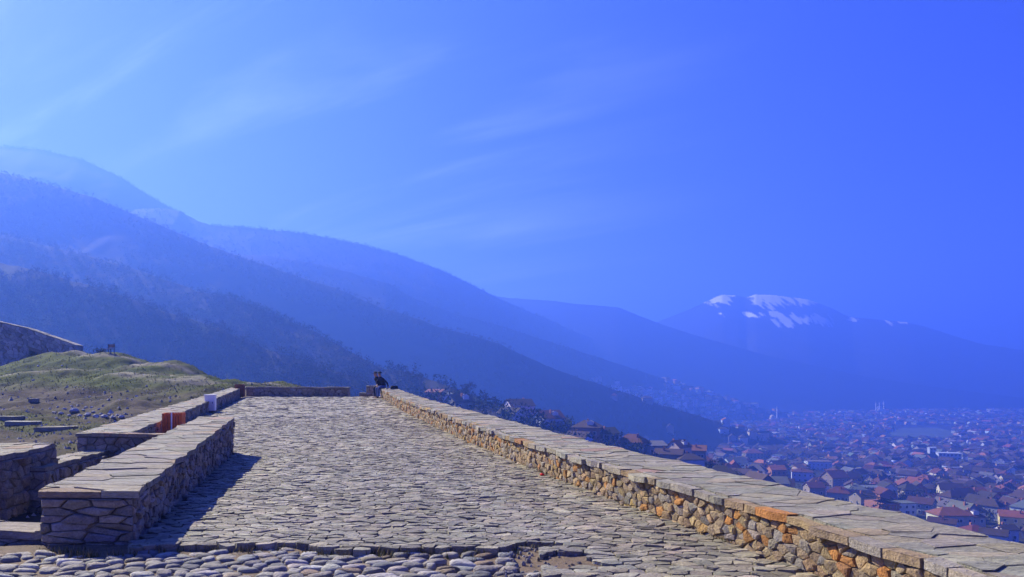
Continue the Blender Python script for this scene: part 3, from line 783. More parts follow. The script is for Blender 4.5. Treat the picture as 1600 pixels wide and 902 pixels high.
# ================================================================== OBJECTS
# ------------------------------------------------------------------ old bastion on the left
def build_bastion():
    root = empty('bastion_wall', tuple(at(0, 580, 79)))
    tag(root, 'weathered grey fortress bastion wall rising behind the grassy mound', 'wall', kind='thing')
    loc = Vector(root.location)
    def sec(pts, drop, seed, sing):
        inn = [tuple(at(p[0], p[1], p[2])[:2]) for p in pts]
        outer = [(x - 0.25, y + 1.7) for x, y in inn]
        zt = [at(*p).z for p in pts]; zb = [z - drop if d is None else d for z, d in zip(zt, [None] * len(pts))]
        r, *_ = build_wall('wall_section', None, outer, inn, zt, zb, ['R', 'S', 'N'], [(0.30, 0.29, 0.27), (0.25, 0.24, 0.23), (0.36, 0.35, 0.33), (0.21, 0.20, 0.19)], [(0.22, 0.20, 0.16), (0.26, 0.23, 0.18), (0.17, 0.16, 0.13)],
                           (0.62, 0.36), (0.7, 0.6), n=16, seed=seed, over=0.04, parent=root, singles=sing, slabs=20, hf=(0.02, 0.14))
        r.location = Vector(r.location) - loc
    sec([(-130, 478, 82), (-50, 492, 81), (0, 503, 80), (44, 513, 79.2)], 6.5, 1201, 60)
    sec([(44.2, 513.4, 79.2), (55, 517, 79), (66, 521, 78.7)], 1.9, 1203, 12)
    sec([(66.2, 521.4, 78.7), (90, 529, 77.6), (118, 539, 76.2)], 5.0, 1205, 30)
    a = Acc(); p = at(55, 560, 80.8)
    a.box(p.x - 1.6 - loc.x, p.x + 1.6 - loc.x, p.y - loc.y, p.y + 0.4 - loc.y, 2.5 - loc.z, 6.2 - loc.z)
    a.build('passage_back', M['mortar'], root)
build_bastion()

# ------------------------------------------------------------------ rocks, slabs
def rock_acc(r, rg, flat=0.7, n=10, col=(0.4, 0.39, 0.37)):
    a = Acc(); vs = []; m = 6
    for j in range(m + 1):
        th = math.pi * j / m
        for i in range(n):
            ph = 2 * math.pi * i / n
            k = r * (1 + rg.uniform(-0.2, 0.2))
            vs.append((k * math.sin(th) * math.cos(ph), k * 0.8 * math.sin(th) * math.sin(ph), k * flat * math.cos(th)))
    fs = [(j * n + i, (j + 1) * n + i, (j + 1) * n + (i + 1) % n, j * n + (i + 1) % n) for j in range(m) for i in range(n)]
    a.add(vs, fs, col); return a

def spot_on_fort(px, py):
    best = None
    for Y in np.linspace(9, 80, 500):
        p = at(px, py, Y)
        if fz(p.x, Y) >= p.z: best = p; break
    return best or at(px, py, 38)

rocks = [(78, 640, 4), (84, 646, 5), (90, 637, 4), (95, 648, 8), (101, 640, 5), (108, 650, 5), (116, 644, 11), (112, 636, 4), (124, 651, 6), (130, 642, 5), (137, 650, 10), (134, 638, 5), (146, 645, 5), (150, 652, 8), (158, 648, 5), (163, 653, 9), (170, 649, 5), (176, 654, 7), (183, 650, 5), (190, 653, 8), (196, 648, 5), (88, 654, 4), (155, 640, 4), (144, 637, 4), (120, 634, 3), (52, 595, 4), (213, 620, 4), (229, 604, 4), (97, 572, 3), (190, 664, 4), (60, 573, 4)]
words = ['small', 'pale', 'rounded', 'angular', 'flat']
for i, (px, py, s_) in enumerate(rocks):
    p = spot_on_fort(px, py)
    r = s_ / F * p.y * 0.62
    c = rnd.choice([(0.46, 0.45, 0.43), (0.40, 0.40, 0.39), (0.52, 0.50, 0.46), (0.36, 0.36, 0.36)])
    o = rock_acc(r, rnd, 0.62, 9, c).build('rock', M['stone'])
    o.location = (p.x, p.y, p.z + r * 0.3); o.rotation_euler = (0, 0, rnd.uniform(0, 6))
    if i < 25: tag(o, 'pale limestone rock in the heap under the mound, %s from the left' % ordinal(sorted(q[0] for q in rocks[:25]).index(px) + 1), 'rock', 'rocks heaped below the grassy mound')
    else: tag(o, 'small pale stone lying alone on the mound side, %s from the left' % ordinal(sorted(q[0] for q in rocks[25:]).index(px) + 1), 'rock', 'single stones strewn on the mound')

for i, (px, py, w, d, lab) in enumerate([(8, 656, 1.5, 0.9, 'grey flat stone slab at the left picture edge below the rocks'), (38, 664, 1.25, 0.8, 'sunlit square stone slab second from the left edge'), (88, 673, 1.6, 0.6, 'long worn stone slab sunk in the soil behind the cross wall'), (53, 627, 0.5, 0.4, 'small pale tan slab lying on bare soil under the mound')]):
    p = spot_on_fort(px, py); a = Acc()
    stone(a, chaikin([(-w / 2, -d / 2), (w / 2, -d / 2 * 0.9), (w / 2 * 0.95, d / 2), (-w / 2, d / 2 * 0.9)], 0.1), lambda u, v, h: (u, v, h), pick(COPING), h=0.16, gap=0.0, sink=0.3, dome=0.1, tilt=0.03, inset=0.88)
    o = a.build('stone_slab', M['slab']); o.location = p; o.rotation_euler = (0, 0, rnd.uniform(-0.3, 0.3))
    tag(o, lab, 'slab')

# gravel and grass on the fortress ground
def scatter_ground():
    n = 9000
    i = rng.integers(0, FV.shape[0] - 1, n * 3); j = rng.integers(0, FV.shape[1] - 1, n * 3)
    P = np.concatenate([FV[i, j], FZ[i, j][:, None]], 1); g = FG[i, j]
    ok = (np.abs(P[:, 0]) / P[:, 1] < 0.76) & (P[:, 1] < 74)
    P, g = P[ok], g[ok]
    P[:, :2] += rng.normal(0, 0.15, (len(P), 2))
    a = Acc()
    for p, gg in zip(P, g):
        if gg < 0.45 and rnd.random() < 0.22 and len(a.v) < 60000:
            r = rnd.uniform(0.02, 0.07) * (1 + p[1] / 45) * (2.0 if rnd.random() < 0.06 else 1); c = pick([(0.36, 0.34, 0.30), (0.30, 0.28, 0.24), (0.44, 0.42, 0.38), (0.22, 0.19, 0.15)], v=0.2)
            vs = [(p[0] + rnd.uniform(-r, r), p[1] + rnd.uniform(-r, r), p[2] - r * 0.3) for _ in range(4)]
            t = rnd.uniform(0, 6)
            vs = [(p[0] + r * math.cos(t + k * 1.57) * rnd.uniform(0.6, 1.2), p[1] + r * math.sin(t + k * 1.57) * rnd.uniform(0.6, 1.2), p[2] - r * 0.3) for k in range(4)] + [(p[0], p[1], p[2] + r * 0.7)]
            a.add(vs, [(0, 1, 4), (1, 2, 4), (2, 3, 4), (3, 0, 4)], c)
    tag(a.build('gravel', M['stone']), 'loose gravel scattered over the bare soil', kind='stuff')
    a = Acc()
    for p, gg in zip(P, g):
        if gg > 0.3 and len(a.v) < 150000:
            for _ in range(1):
                q = p + np.array([rnd.gauss(0, 0.25), rnd.gauss(0, 0.25), 0]); c = pick([(0.15, 0.17, 0.035), (0.12, 0.14, 0.03), (0.18, 0.17, 0.06), (0.20, 0.17, 0.08)], v=0.2)
                for _k in range(3):
                    t = rnd.uniform(0, 6.28); hh = rnd.uniform(0.03, 0.08); w = 0.014 * (1 + p[1] / 40)
                    dx_, dy_ = math.cos(t), math.sin(t)
                    a.add([(q[0] - dy_ * w, q[1] + dx_ * w, q[2] - 0.05), (q[0] + dy_ * w, q[1] - dx_ * w, q[2] - 0.05), (q[0] + dx_ * 0.06, q[1] + dy_ * 0.06, q[2] + hh)], [(0, 1, 2)], c)
    m = noise_mat('grass_blades', attr=True, scale=3, var=0.3, bump=0, rough=0.9, spec=0.1)
    tag(a.build('grass', m), 'short rough grass on the mound', kind='stuff')
scatter_ground()

# ------------------------------------------------------------------ bins, cabinet, bench, litter
def slat_bin(loc, rz, w, d, h, mat, label, n=7):
    t = empty('litter_bin', loc, rz); tag(t, label, 'bin')
    for side in (-1, 1):
        for k in range(n):
            a = Acc(); x = -w / 2 + (k + 0.5) * w / n; sw = w / n * 0.41
            a.box(x - sw, x + sw, side * d / 2 - 0.012, side * d / 2 + 0.012, 0.05, h); a.build('slat', M[mat], t)
        m2 = max(3, int(n * d / w))
        for k in range(m2):
            a = Acc(); y = -d / 2 + (k + 0.5) * d / m2; sw = d / m2 * 0.41
            a.box(side * w / 2 - 0.012, side * w / 2 + 0.012, y - sw, y + sw, 0.05, h); a.build('slat', M[mat], t)
    for z in (0.12, h - 0.1):
        a = Acc(); a.box(-w / 2 + 0.015, w / 2 - 0.015, -d / 2 + 0.015, d / 2 - 0.015, z, z + 0.04); a.build('band', M['dark_metal'], t)
    a = Acc(); a.box(-w / 2 + 0.05, w / 2 - 0.05, -d / 2 + 0.05, d / 2 - 0.05, 0.02, h - 0.06); a.build('liner', M['dark_metal'], t)
    return t
t = slat_bin((-9.75, 20.3, float(road_z(0, 20.3)) + 0.0), R(12), 0.50, 0.46, 0.66, 'wood_orange', 'orange wooden slatted bin behind the narrow cross wall')
a = Acc(); a.box(-0.018, 0.018, -0.262, -0.242, 0.02, 0.68); a.build('post', M['white_paint'], t)
slat_bin((-16.0, 41.4, float(road_z(0, 41.4))), R(14), 0.50, 0.46, 0.78, 'wood_brown', 'brown wooden slatted bin at the far corner of the walls', 6)
t = empty('utility_cabinet', (-12.72, 29.7, float(road_z(0, 29.7))), R(10)); tag(t, 'white metal utility cabinet standing by the long wall', 'cabinet')
a = Acc(); a.box(-0.2, 0.2, -0.16, 0.16, 0.06, 0.70); a.build('body', M['white_paint'], t)
a = Acc(); a.box(-0.225, 0.225, -0.185, 0.185, 0.70, 0.735); a.build('lid', M['white_paint'], t)
a = Acc(); a.box(-0.21, 0.21, -0.17, 0.17, 0.0, 0.06); a.build('plinth', M['mortar'], t)
a = Acc(); a.box(-0.17, 0.17, -0.172, -0.16, 0.10, 0.66); dr = a.build('door', M['white_paint'], t)
a = Acc(); a.box(0.11, 0.13, -0.19, -0.172, 0.36, 0.44); a.build('handle', M['dark_metal'], dr)

p = at(171, 551, 69.5); p.z = fz(p.x, p.y) - 0.02
t = empty('bench', (p.x, p.y, p.z), R(-20)); tag(t, 'small dark wooden bench on top of the grassy mound', 'bench')
for k in range(3):
    a = Acc(); a.box(-0.45, 0.45, -0.2 + k * 0.14, -0.09 + k * 0.14, 0.40, 0.435); a.build('seat_slat', M['wood_brown'], t)
for k in range(2):
    a = Acc(); a.box(-0.45, 0.45, 0.22, 0.25, 0.56 + k * 0.17, 0.69 + k * 0.17); a.build('back_slat', M['wood_brown'], t)
for sx in (-0.38, 0.38):
    a = Acc(); a.box(sx - 0.03, sx + 0.03, -0.2, -0.14, -0.1, 0.40); a.build('leg', M['dark_metal'], t)
    a = Acc(); a.box(sx - 0.03, sx + 0.03, 0.19, 0.25, -0.1, 0.92); a.build('leg', M['dark_metal'], t)

def crumple(name, label, cat, loc, r, cols):
    a = Acc()
    for c in cols:
        ox, oy = rnd.uniform(-r, r) * 0.6, rnd.uniform(-r, r) * 0.6
        n = 7; vs = [(ox, oy, r * rnd.uniform(0.5, 0.9))]
        for i in range(n): vs.append((ox + math.cos(i * 0.9) * r * rnd.uniform(0.6, 1.1), oy + math.sin(i * 0.9) * r * rnd.uniform(0.5, 0.9), r * rnd.uniform(0.0, 0.55)))
        for i in range(n): vs.append((ox + math.cos(i * 0.9) * r * 0.7, oy + math.sin(i * 0.9) * r * 0.6, 0.0))
        a.add(vs, [(0, 1 + i, 1 + (i + 1) % n) for i in range(n)] + [(1 + i, 8 + i, 8 + (i + 1) % n, 1 + (i + 1) % n) for i in range(n)], c)
    o = a.build(name, M['house']); o.location = loc; tag(o, label, cat)
q = at(216, 829, 9.0)
crumple('paper_litter', 'crumpled white paper with a red scrap at the foot of the short wall', 'litter', (q.x, 9.0, float(road_z(0, 9.0)) + 0.015), 0.075, [(0.8, 0.8, 0.82), (0.75, 0.75, 0.78), (0.28, 0.05, 0.03)])
q = at(853, 735, 13.2)
crumple('red_litter', 'small red scrap of litter at the foot of the long parapet', 'litter', (q.x - 0.05, 13.2, float(road_z(0, 13.2)) + 0.015), 0.055, [(0.6, 0.02, 0.015)])

# ------------------------------------------------------------------ people on the parapet end
M['skin'] = noise_mat('skin', col=(0.42, 0.25, 0.17), scale=20, var=0.08, bump=0, rough=0.6)
M['jacket_navy'] = noise_mat('navy_jacket', col=(0.012, 0.015, 0.04), scale=14, var=0.25, bump=0.5, bump_dist=0.01, fine=60)
M['jacket_black'] = noise_mat('black_jacket', col=(0.010, 0.010, 0.014), scale=14, var=0.25, bump=0.5, bump_dist=0.01, fine=60)
M['jeans'] = noise_mat('blue_jeans', col=(0.06, 0.10, 0.26), scale=16, var=0.3, bump=0.5, bump_dist=0.008, fine=80)
M['trousers'] = noise_mat('dark_trousers', col=(0.018, 0.022, 0.05), scale=16, var=0.3, bump=0.5, bump_dist=0.008, fine=80)
M['shoe'] = noise_mat('shoe', col=(0.03, 0.028, 0.028), scale=16, var=0.2, bump=0.2, bump_dist=0.005)
M['hair'] = noise_mat('hair', col=(0.02, 0.014, 0.010), scale=40, var=0.4, bump=0.6, bump_dist=0.01, fine=120)

def person(loc, rz, label, jacket, legs, lean=0.12, arm_l='brace', arm_r='knee', head_yaw=0.0, seat=0.52, cap=True):
    """seated figure, facing local -Y; z = 0 at the seat"""
    V, E, Rd = [], [], []
    def add(co, r, parent=None):
        V.append(co); Rd.append(r)
        if parent is not None: E.append((parent, len(V) - 1))
        return len(V) - 1
    pel = add((0, 0, 0.10), 0.145)
    wst = add((0, -lean * 0.4, 0.26), 0.135, pel)
    che = add((0, -lean * 1.1, 0.44), 0.155, wst)
    shc = add((0, -lean * 1.5, 0.56), 0.125, che)
    nek = add((0, -lean * 1.75, 0.64), 0.055, shc)
    jaw = add((0, -lean * 2.0 - 0.01, 0.71), 0.075, nek)
    hed = add((0, -lean * 2.05, 0.79), 0.098, jaw)
    add((0, -lean * 2.05, 0.86), 0.075, hed)
    fd = Vector((math.sin(head_yaw), -math.cos(head_yaw), 0)); hp = Vector(V[jaw]) + fd * 0.085 + Vector((0, 0, 0.045))
    add(tuple(hp), 0.018, hed)
    for sx in (-1, 1):
        hip = add((sx * 0.10, -0.08, 0.085), 0.095, pel)
        kne = add((sx * 0.13, -0.43, 0.07 + 0.02 * sx), 0.068, hip)
        ank = add((sx * 0.12, -0.42 - 0.05 * sx, -seat + 0.10), 0.046, kne)
        hl = add((sx * 0.12, -0.43 - 0.05 * sx, -seat + 0.045), 0.045, ank)
        add((sx * 0.14, -0.60 - 0.05 * sx, -seat + 0.035), 0.036, hl)
        sh = add((sx * 0.19, -lean * 1.45, 0.53), 0.070, shc)
        mode = arm_l if sx < 0 else arm_r
        if mode == 'brace':
            el = add((sx * 0.33, -lean * 0.4 + 0.02, 0.30), 0.050, sh); wr = add((sx * 0.36, 0.0, 0.06), 0.034, el); hd = Vector((sx * 0.02, -0.05, -0.03))
        else:
            el = add((sx * 0.27, -lean * 1.4 - 0.13, 0.29), 0.050, sh); wr = add((sx * 0.12, -0.36, 0.185), 0.034, el); hd = Vector((-sx * 0.03, -0.06, -0.015))
        w = Vector(V[wr]); pm = add(tuple(w + hd), 0.036, wr); pmv = Vector(V[pm])
        side = hd.cross(Vector((0, 0, 1))).normalized()
        for k, ln in enumerate((0.075, 0.085, 0.08, 0.062)):
            b = add(tuple(pmv + hd.normalized() * 0.04 + side * (k - 1.5) * 0.02), 0.0095, pm)
            add(tuple(pmv + hd.normalized() * (0.04 + ln * 0.7) + side * (k - 1.5) * 0.021 + Vector((0, 0, -0.012 - 0.012 * (k % 2)))), 0.0085, b)
        add(tuple(pmv + side * -0.05 + hd.normalized() * 0.03), 0.010, pm)
    me = bpy.data.meshes.new('body'); me.from_pydata(V, E, []); me.update()
    o = bpy.data.objects.new('body', me); COL.objects.link(o)
    sk = o.modifiers.new('skin', 'SKIN')
    for i, r in enumerate(Rd):
        me.skin_vertices[0].data[i].radius = (r, r * (0.78 if i in (wst, che) else 1.0))
    me.skin_vertices[0].data[pel].use_root = True
    sb = o.modifiers.new('sub', 'SUBSURF'); sb.levels = 2; sb.render_levels = 2
    dg = bpy.context.evaluated_depsgraph_get()
    bm_ = bpy.data.meshes.new_from_object(o.evaluated_get(dg))
    bpy.data.objects.remove(o)
    for m_ in ('skin', jacket, legs, 'shoe'): bm_.materials.append(M[m_])
    hands = [Vector(V[i]) for i in range(len(V)) if Rd[i] == 0.036]
    for pl in bm_.polygons:
        c = pl.center; pl.use_smooth = True
        if c.z > 0.655: pl.material_index = 0
        elif any((c - h_).length < 0.10 for h_ in hands) and min((c - h_).length for h_ in hands) < 0.09: pl.material_index = 0
        elif c.z < -seat + 0.11: pl.material_index = 3
        elif c.z < 0.17 and c.y < 0.10 and not (abs(c.x) > 0.22): pl.material_index = 2
        else: pl.material_index = 1
    t = empty('person', loc, rz); tag(t, label, 'person', kind='thing'); t.scale = (1.1, 1.1, 1.06)
    link('body', bm_, t)
    hc = Vector(V[hed]) + Vector((0, 0, 0.03))
    a = Acc(); n = 12
    vs, fs = [], []
    for j in range(5):
        th = math.pi * 0.5 * j / 4; 
        for i in range(n): vs.append((hc.x + 0.112 * math.cos(th) * math.cos(i * 2 * math.pi / n), hc.y + 0.118 * math.cos(th) * math.sin(i * 2 * math.pi / n) + 0.005, hc.z + 0.02 + 0.105 * math.sin(th)))
    for j in range(4):
        for i in range(n): fs.append((j * n + i, j * n + (i + 1) % n, (j + 1) * n + (i + 1) % n, (j + 1) * n + i))
    a.add(vs, fs)
    if cap:
        a.build('cap', M['jacket_black'], t, True)
        b = Acc(); vs = [(hc.x, hc.y, hc.z + 0.025)]
        for k in range(9):
            an = head_yaw + R(-60 + 15 * k); vs.append((hc.x + math.sin(an) * 0.20, hc.y - math.cos(an) * 0.20, hc.z + 0.012))
        vs += [(x, y, z + 0.012) for x, y, z in vs]
        b.add(vs, [(0, k, k + 1) for k in range(1, 9)] + [(10, 10 + k + 1, 10 + k) for k in range(1, 9)] + [(k, k + 1, 11 + k, 10 + k) for k in range(1, 9)])
        b.build('cap_brim', M['jacket_black'], t)
    else:
        a.build('hair', M['hair'], t, True)
    return t
SEAT = float(road_z(0, 41.3)) + 0.535
person((-7.42, 41.0, SEAT), R(-48), 'person in dark jacket and blue jeans sitting nearest on the far parapet end', 'jacket_navy', 'jeans', 0.15, 'knee', 'brace', 0.2)
person((-7.66, 41.45, SEAT), R(-40), 'person in black jacket and cap leaning close on the left of the seated couple', 'jacket_black', 'trousers', 0.21, 'brace', 'knee', -0.5)
t = empty('bag', (-6.82, 40.75, SEAT), R(20)); tag(t, 'black bag lying on the parapet beside the seated couple', 'bag')
a = Acc(); stone(a, chaikin(chaikin([(-0.22, -0.12), (0.22, -0.12), (0.22, 0.12), (-0.22, 0.12)], 0.25), 0.25), lambda u, v, h: (u, v, h), (1, 1, 1), h=0.16, gap=0, sink=0.02, dome=0.35, inset=0.8)
a.build('pouch', M['jacket_black'], t, True)
a = Acc(); pr = None
for k in range(9):
    an = math.pi * k / 8; pt_ = (0.13 * math.cos(an), 0, 0.14 + 0.07 * math.sin(an))
    if pr: a.tube(pr, pt_, 0.012, 0.012, 6)
    pr = pt_
a.build('strap', M['jacket_black'], t)

# ------------------------------------------------------------------ houses
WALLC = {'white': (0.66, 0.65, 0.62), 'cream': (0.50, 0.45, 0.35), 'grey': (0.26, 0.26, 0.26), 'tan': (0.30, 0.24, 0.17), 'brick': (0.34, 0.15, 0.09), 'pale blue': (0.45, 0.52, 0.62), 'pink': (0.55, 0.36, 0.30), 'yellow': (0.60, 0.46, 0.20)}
ROOFC = {'terracotta': (0.17, 0.06, 0.03), 'dark brown': (0.036, 0.026, 0.021), 'brick red': (0.095, 0.034, 0.024), 'orange': (0.27, 0.11, 0.042), 'grey': (0.10, 0.10, 0.10), 'rust brown': (0.055, 0.034, 0.025)}
M['roof'] = noise_mat('roof', attr=True, scale=0.35, var=0.30, bump=0, fine=2.2, rough=0.85)
M['glass'] = noise_mat('window_glass', col=(0.02, 0.024, 0.03), scale=1, var=0.2, bump=0, rough=0.15, spec=0.5)
unit = Acc(); unit.box(-0.5, 0.5, -0.5, 0.5, -0.5, 0.5)
FRAME_ME = unit.mesh('window', M['white_paint']); PANE_ME = unit.mesh('pane', M['glass'])
u2 = Acc(); u2.box(-0.5, 0.5, -0.5, 0.5, -0.5, 0.5, (0.34, 0.15, 0.09)); CHIM_ME = u2.mesh('chimney', M['house'])
u2 = Acc(); u2.box(-0.5, 0.5, -0.5, 0.5, -0.5, 0.5, (0.10, 0.05, 0.03)); DOOR_ME = u2.mesh('door', M['house'])

def wall_poly(a, w, d, h, rise, roof, col, found):
    x, y = w / 2, d / 2
    if roof == 'gable':      # ridge along x
        a.add([(-x, -y, -found), (x, -y, -found), (x, y, -found), (-x, y, -found), (-x, -y, h), (x, -y, h), (x, y, h), (-x, y, h), (-x, 0, h + rise), (x, 0, h + rise)],
              [(0, 1, 5, 4), (2, 3, 7, 6), (1, 2, 6, 9, 5), (3, 0, 4, 8, 7)], col)
    else:
        a.box(-x, x, -y, y, -found, h, col)

def roof_poly(a, w, d, h, rise, roof, col, over=0.45, th=0.22):
    x, y = w / 2 + over, d / 2 + over
    sl = rise / (d / 2); zb = h - over * sl
    if roof == 'gable':
        top = [(-x, -y, zb + th), (x, -y, zb + th), (x, 0, h + rise + th), (-x, 0, h + rise + th), (-x, y, zb + th), (x, y, zb + th)]
        bot = [(p[0], p[1], p[2] - th) for p in top]
        a.add(top + bot, [(0, 1, 2, 3), (3, 2, 5, 4), (6, 9, 8, 7), (9, 10, 11, 8), (0, 6, 7, 1), (4, 5, 11, 10), (0, 3, 9, 6), (3, 4, 10, 9), (1, 7, 8, 2), (2, 8, 11, 5)], col)
    elif roof == 'hip':
        rx = max(0.3, x - y * 0.9)
        v = [(-x, -y, zb), (x, -y, zb), (x, y, zb), (-x, y, zb), (-x, -y, zb + th), (x, -y, zb + th), (x, y, zb + th), (-x, y, zb + th), (-rx, 0, h + rise + th), (rx, 0, h + rise + th)]
        a.add(v, [(0, 3, 2, 1), (0, 1, 5, 4), (1, 2, 6, 5), (2, 3, 7, 6), (3, 0, 4, 7), (4, 5, 9, 8), (6, 7, 8, 9), (5, 6, 9), (7, 4, 8)], col)
    elif roof == 'shed':
        a.add([(-x, -y, h), (x, -y, h), (x, y, h + rise), (-x, y, h + rise), (-x, -y, h + th), (x, -y, h + th), (x, y, h + rise + th), (-x, y, h + rise + th)],
              [(0, 3, 2, 1), (4, 5, 6, 7), (0, 1, 5, 4), (1, 2, 6, 5), (2, 3, 7, 6), (3, 0, 4, 7)], col)
    else:                    # flat with a rim
        a.box(-x + over * 0.6, x - over * 0.6, -y + over * 0.6, y - over * 0.6, h, h + th * 1.6, col)

def unit_part(name, me, parent, loc, dim, rz=0):
    o = link(name, me, parent); o.location = loc; o.scale = dim; o.rotation_euler = (0, 0, rz); return o

def house(loc, rz, w, d, h, rise, roof, rc, wc, label, group=None, detail=2, chim=1, name='house', dormer=False, balcony=False):
    t = empty(name, loc, rz); tag(t, label, 'house', group)
    a = Acc(); wall_poly(a, w, d, h, rise, roof, tuple(c * rnd.uniform(0.9, 1.08) for c in WALLC[wc]), 5.0); a.build('wall', M['house'], t)
    a = Acc(); rcol = tuple(c * rnd.uniform(0.85, 1.15) for c in ROOFC[rc]); roof_poly(a, w, d, h, rise, roof, rcol)
    ro = a.build('roof', M['roof'], t)
    if detail >= 1 and roof in ('gable', 'hip'):
        for k in range(chim):
            cx = w * rnd.uniform(-0.32, 0.32); cy = d * rnd.choice([-0.2, 0.2])
            unit_part('chimney', CHIM_ME, ro, (cx, cy, h + rise * 0.75 + 0.35), (0.7, 0.7, 1.9))
    if detail >= 1:
        ns = max(1, int(h // 2.7))
        for (ox, oy, rr, ln) in ((0, -d / 2, 0, w), (w / 2, 0, R(90), d), (-w / 2, 0, R(-90), d)):
            # only walls that can be seen from the terrace
            nv = Vector((math.sin(rr + rz), -math.cos(rr + rz), 0)); view = Vector((-loc[0], -loc[1], 0)).normalized()
            if nv.dot(view) < 0.15: continue
            nw = max(1, int(ln / 3.2))
            for f_ in range(ns):
                zc = 1.5 + f_ * (h - 0.4) / ns
                if zc > h - 0.9: continue
                for k in range(nw):
                    u = -ln / 2 + (k + 0.5) * ln / nw + rnd.uniform(-0.15, 0.15)
                    px_, py_ = ox + u * math.cos(rr) , oy + u * math.sin(rr)
                    nx_, ny_ = math.sin(rr), -math.cos(rr)
                    if detail >= 2:
                        wf = unit_part('window', FRAME_ME, t, (px_ + nx_ * 0.03, py_ + ny_ * 0.03, zc), (1.35, 0.12, 1.55), rr)
                        unit_part('pane', PANE_ME, wf, (0, -0.35, 0), (0.80, 0.7, 0.82))
                    else:
                        unit_part('window', PANE_ME, t, (px_ + nx_ * 0.02, py_ + ny_ * 0.02, zc), (1.15, 0.10, 1.4), rr)
            if roof == 'gable' and abs(rr) > 0.1 and detail >= 2:
                nx_, ny_ = math.sin(rr), -math.cos(rr)
                wf = unit_part('window', FRAME_ME, t, (ox + nx_ * 0.03, oy + ny_ * 0.03, h + rise * 0.3), (1.2, 0.12, 1.2), rr)
                unit_part('pane', PANE_ME, wf, (0, -0.35, 0), (0.8, 0.7, 0.8))
    if balcony:
        a = Acc(); a.box(w / 2, w / 2 + 1.3, -d * 0.4, d * 0.4, 2.7, 2.9, (0.6, 0.6, 0.6)); b = a.build('balcony', M['house'], t)
        a = Acc()
        for k in range(9): y = -d * 0.4 + k * d * 0.1; a.box(w / 2 + 1.2, w / 2 + 1.26, y - 0.04, y + 0.04, 2.9, 3.8, (0.7, 0.7, 0.7))
        a.box(w / 2 + 1.18, w / 2 + 1.28, -d * 0.4, d * 0.4, 3.8, 3.9, (0.7, 0.7, 0.7)); a.build('railing', M['house'], b)
        unit_part('door', DOOR_ME, t, (w / 2 + 0.03, 0.6, 3.85), (0.1, 1.0, 2.0))
    elif detail >= 2:
        unit_part('door', DOOR_ME, t, (w * 0.18, -d / 2 - 0.02, 1.0), (1.1, 0.1, 2.1))
    if dormer:
        a = Acc(); wall_poly(a, 2.2, 2.6, 1.5, 0.9, 'gable', WALLC['white'], 0.8); dm = a.build('dormer', M['house'], ro)
        dm.rotation_euler = (0, 0, R(90)); dm.location = (w * 0.15, -d * 0.26, h + rise * 0.25)
    return t

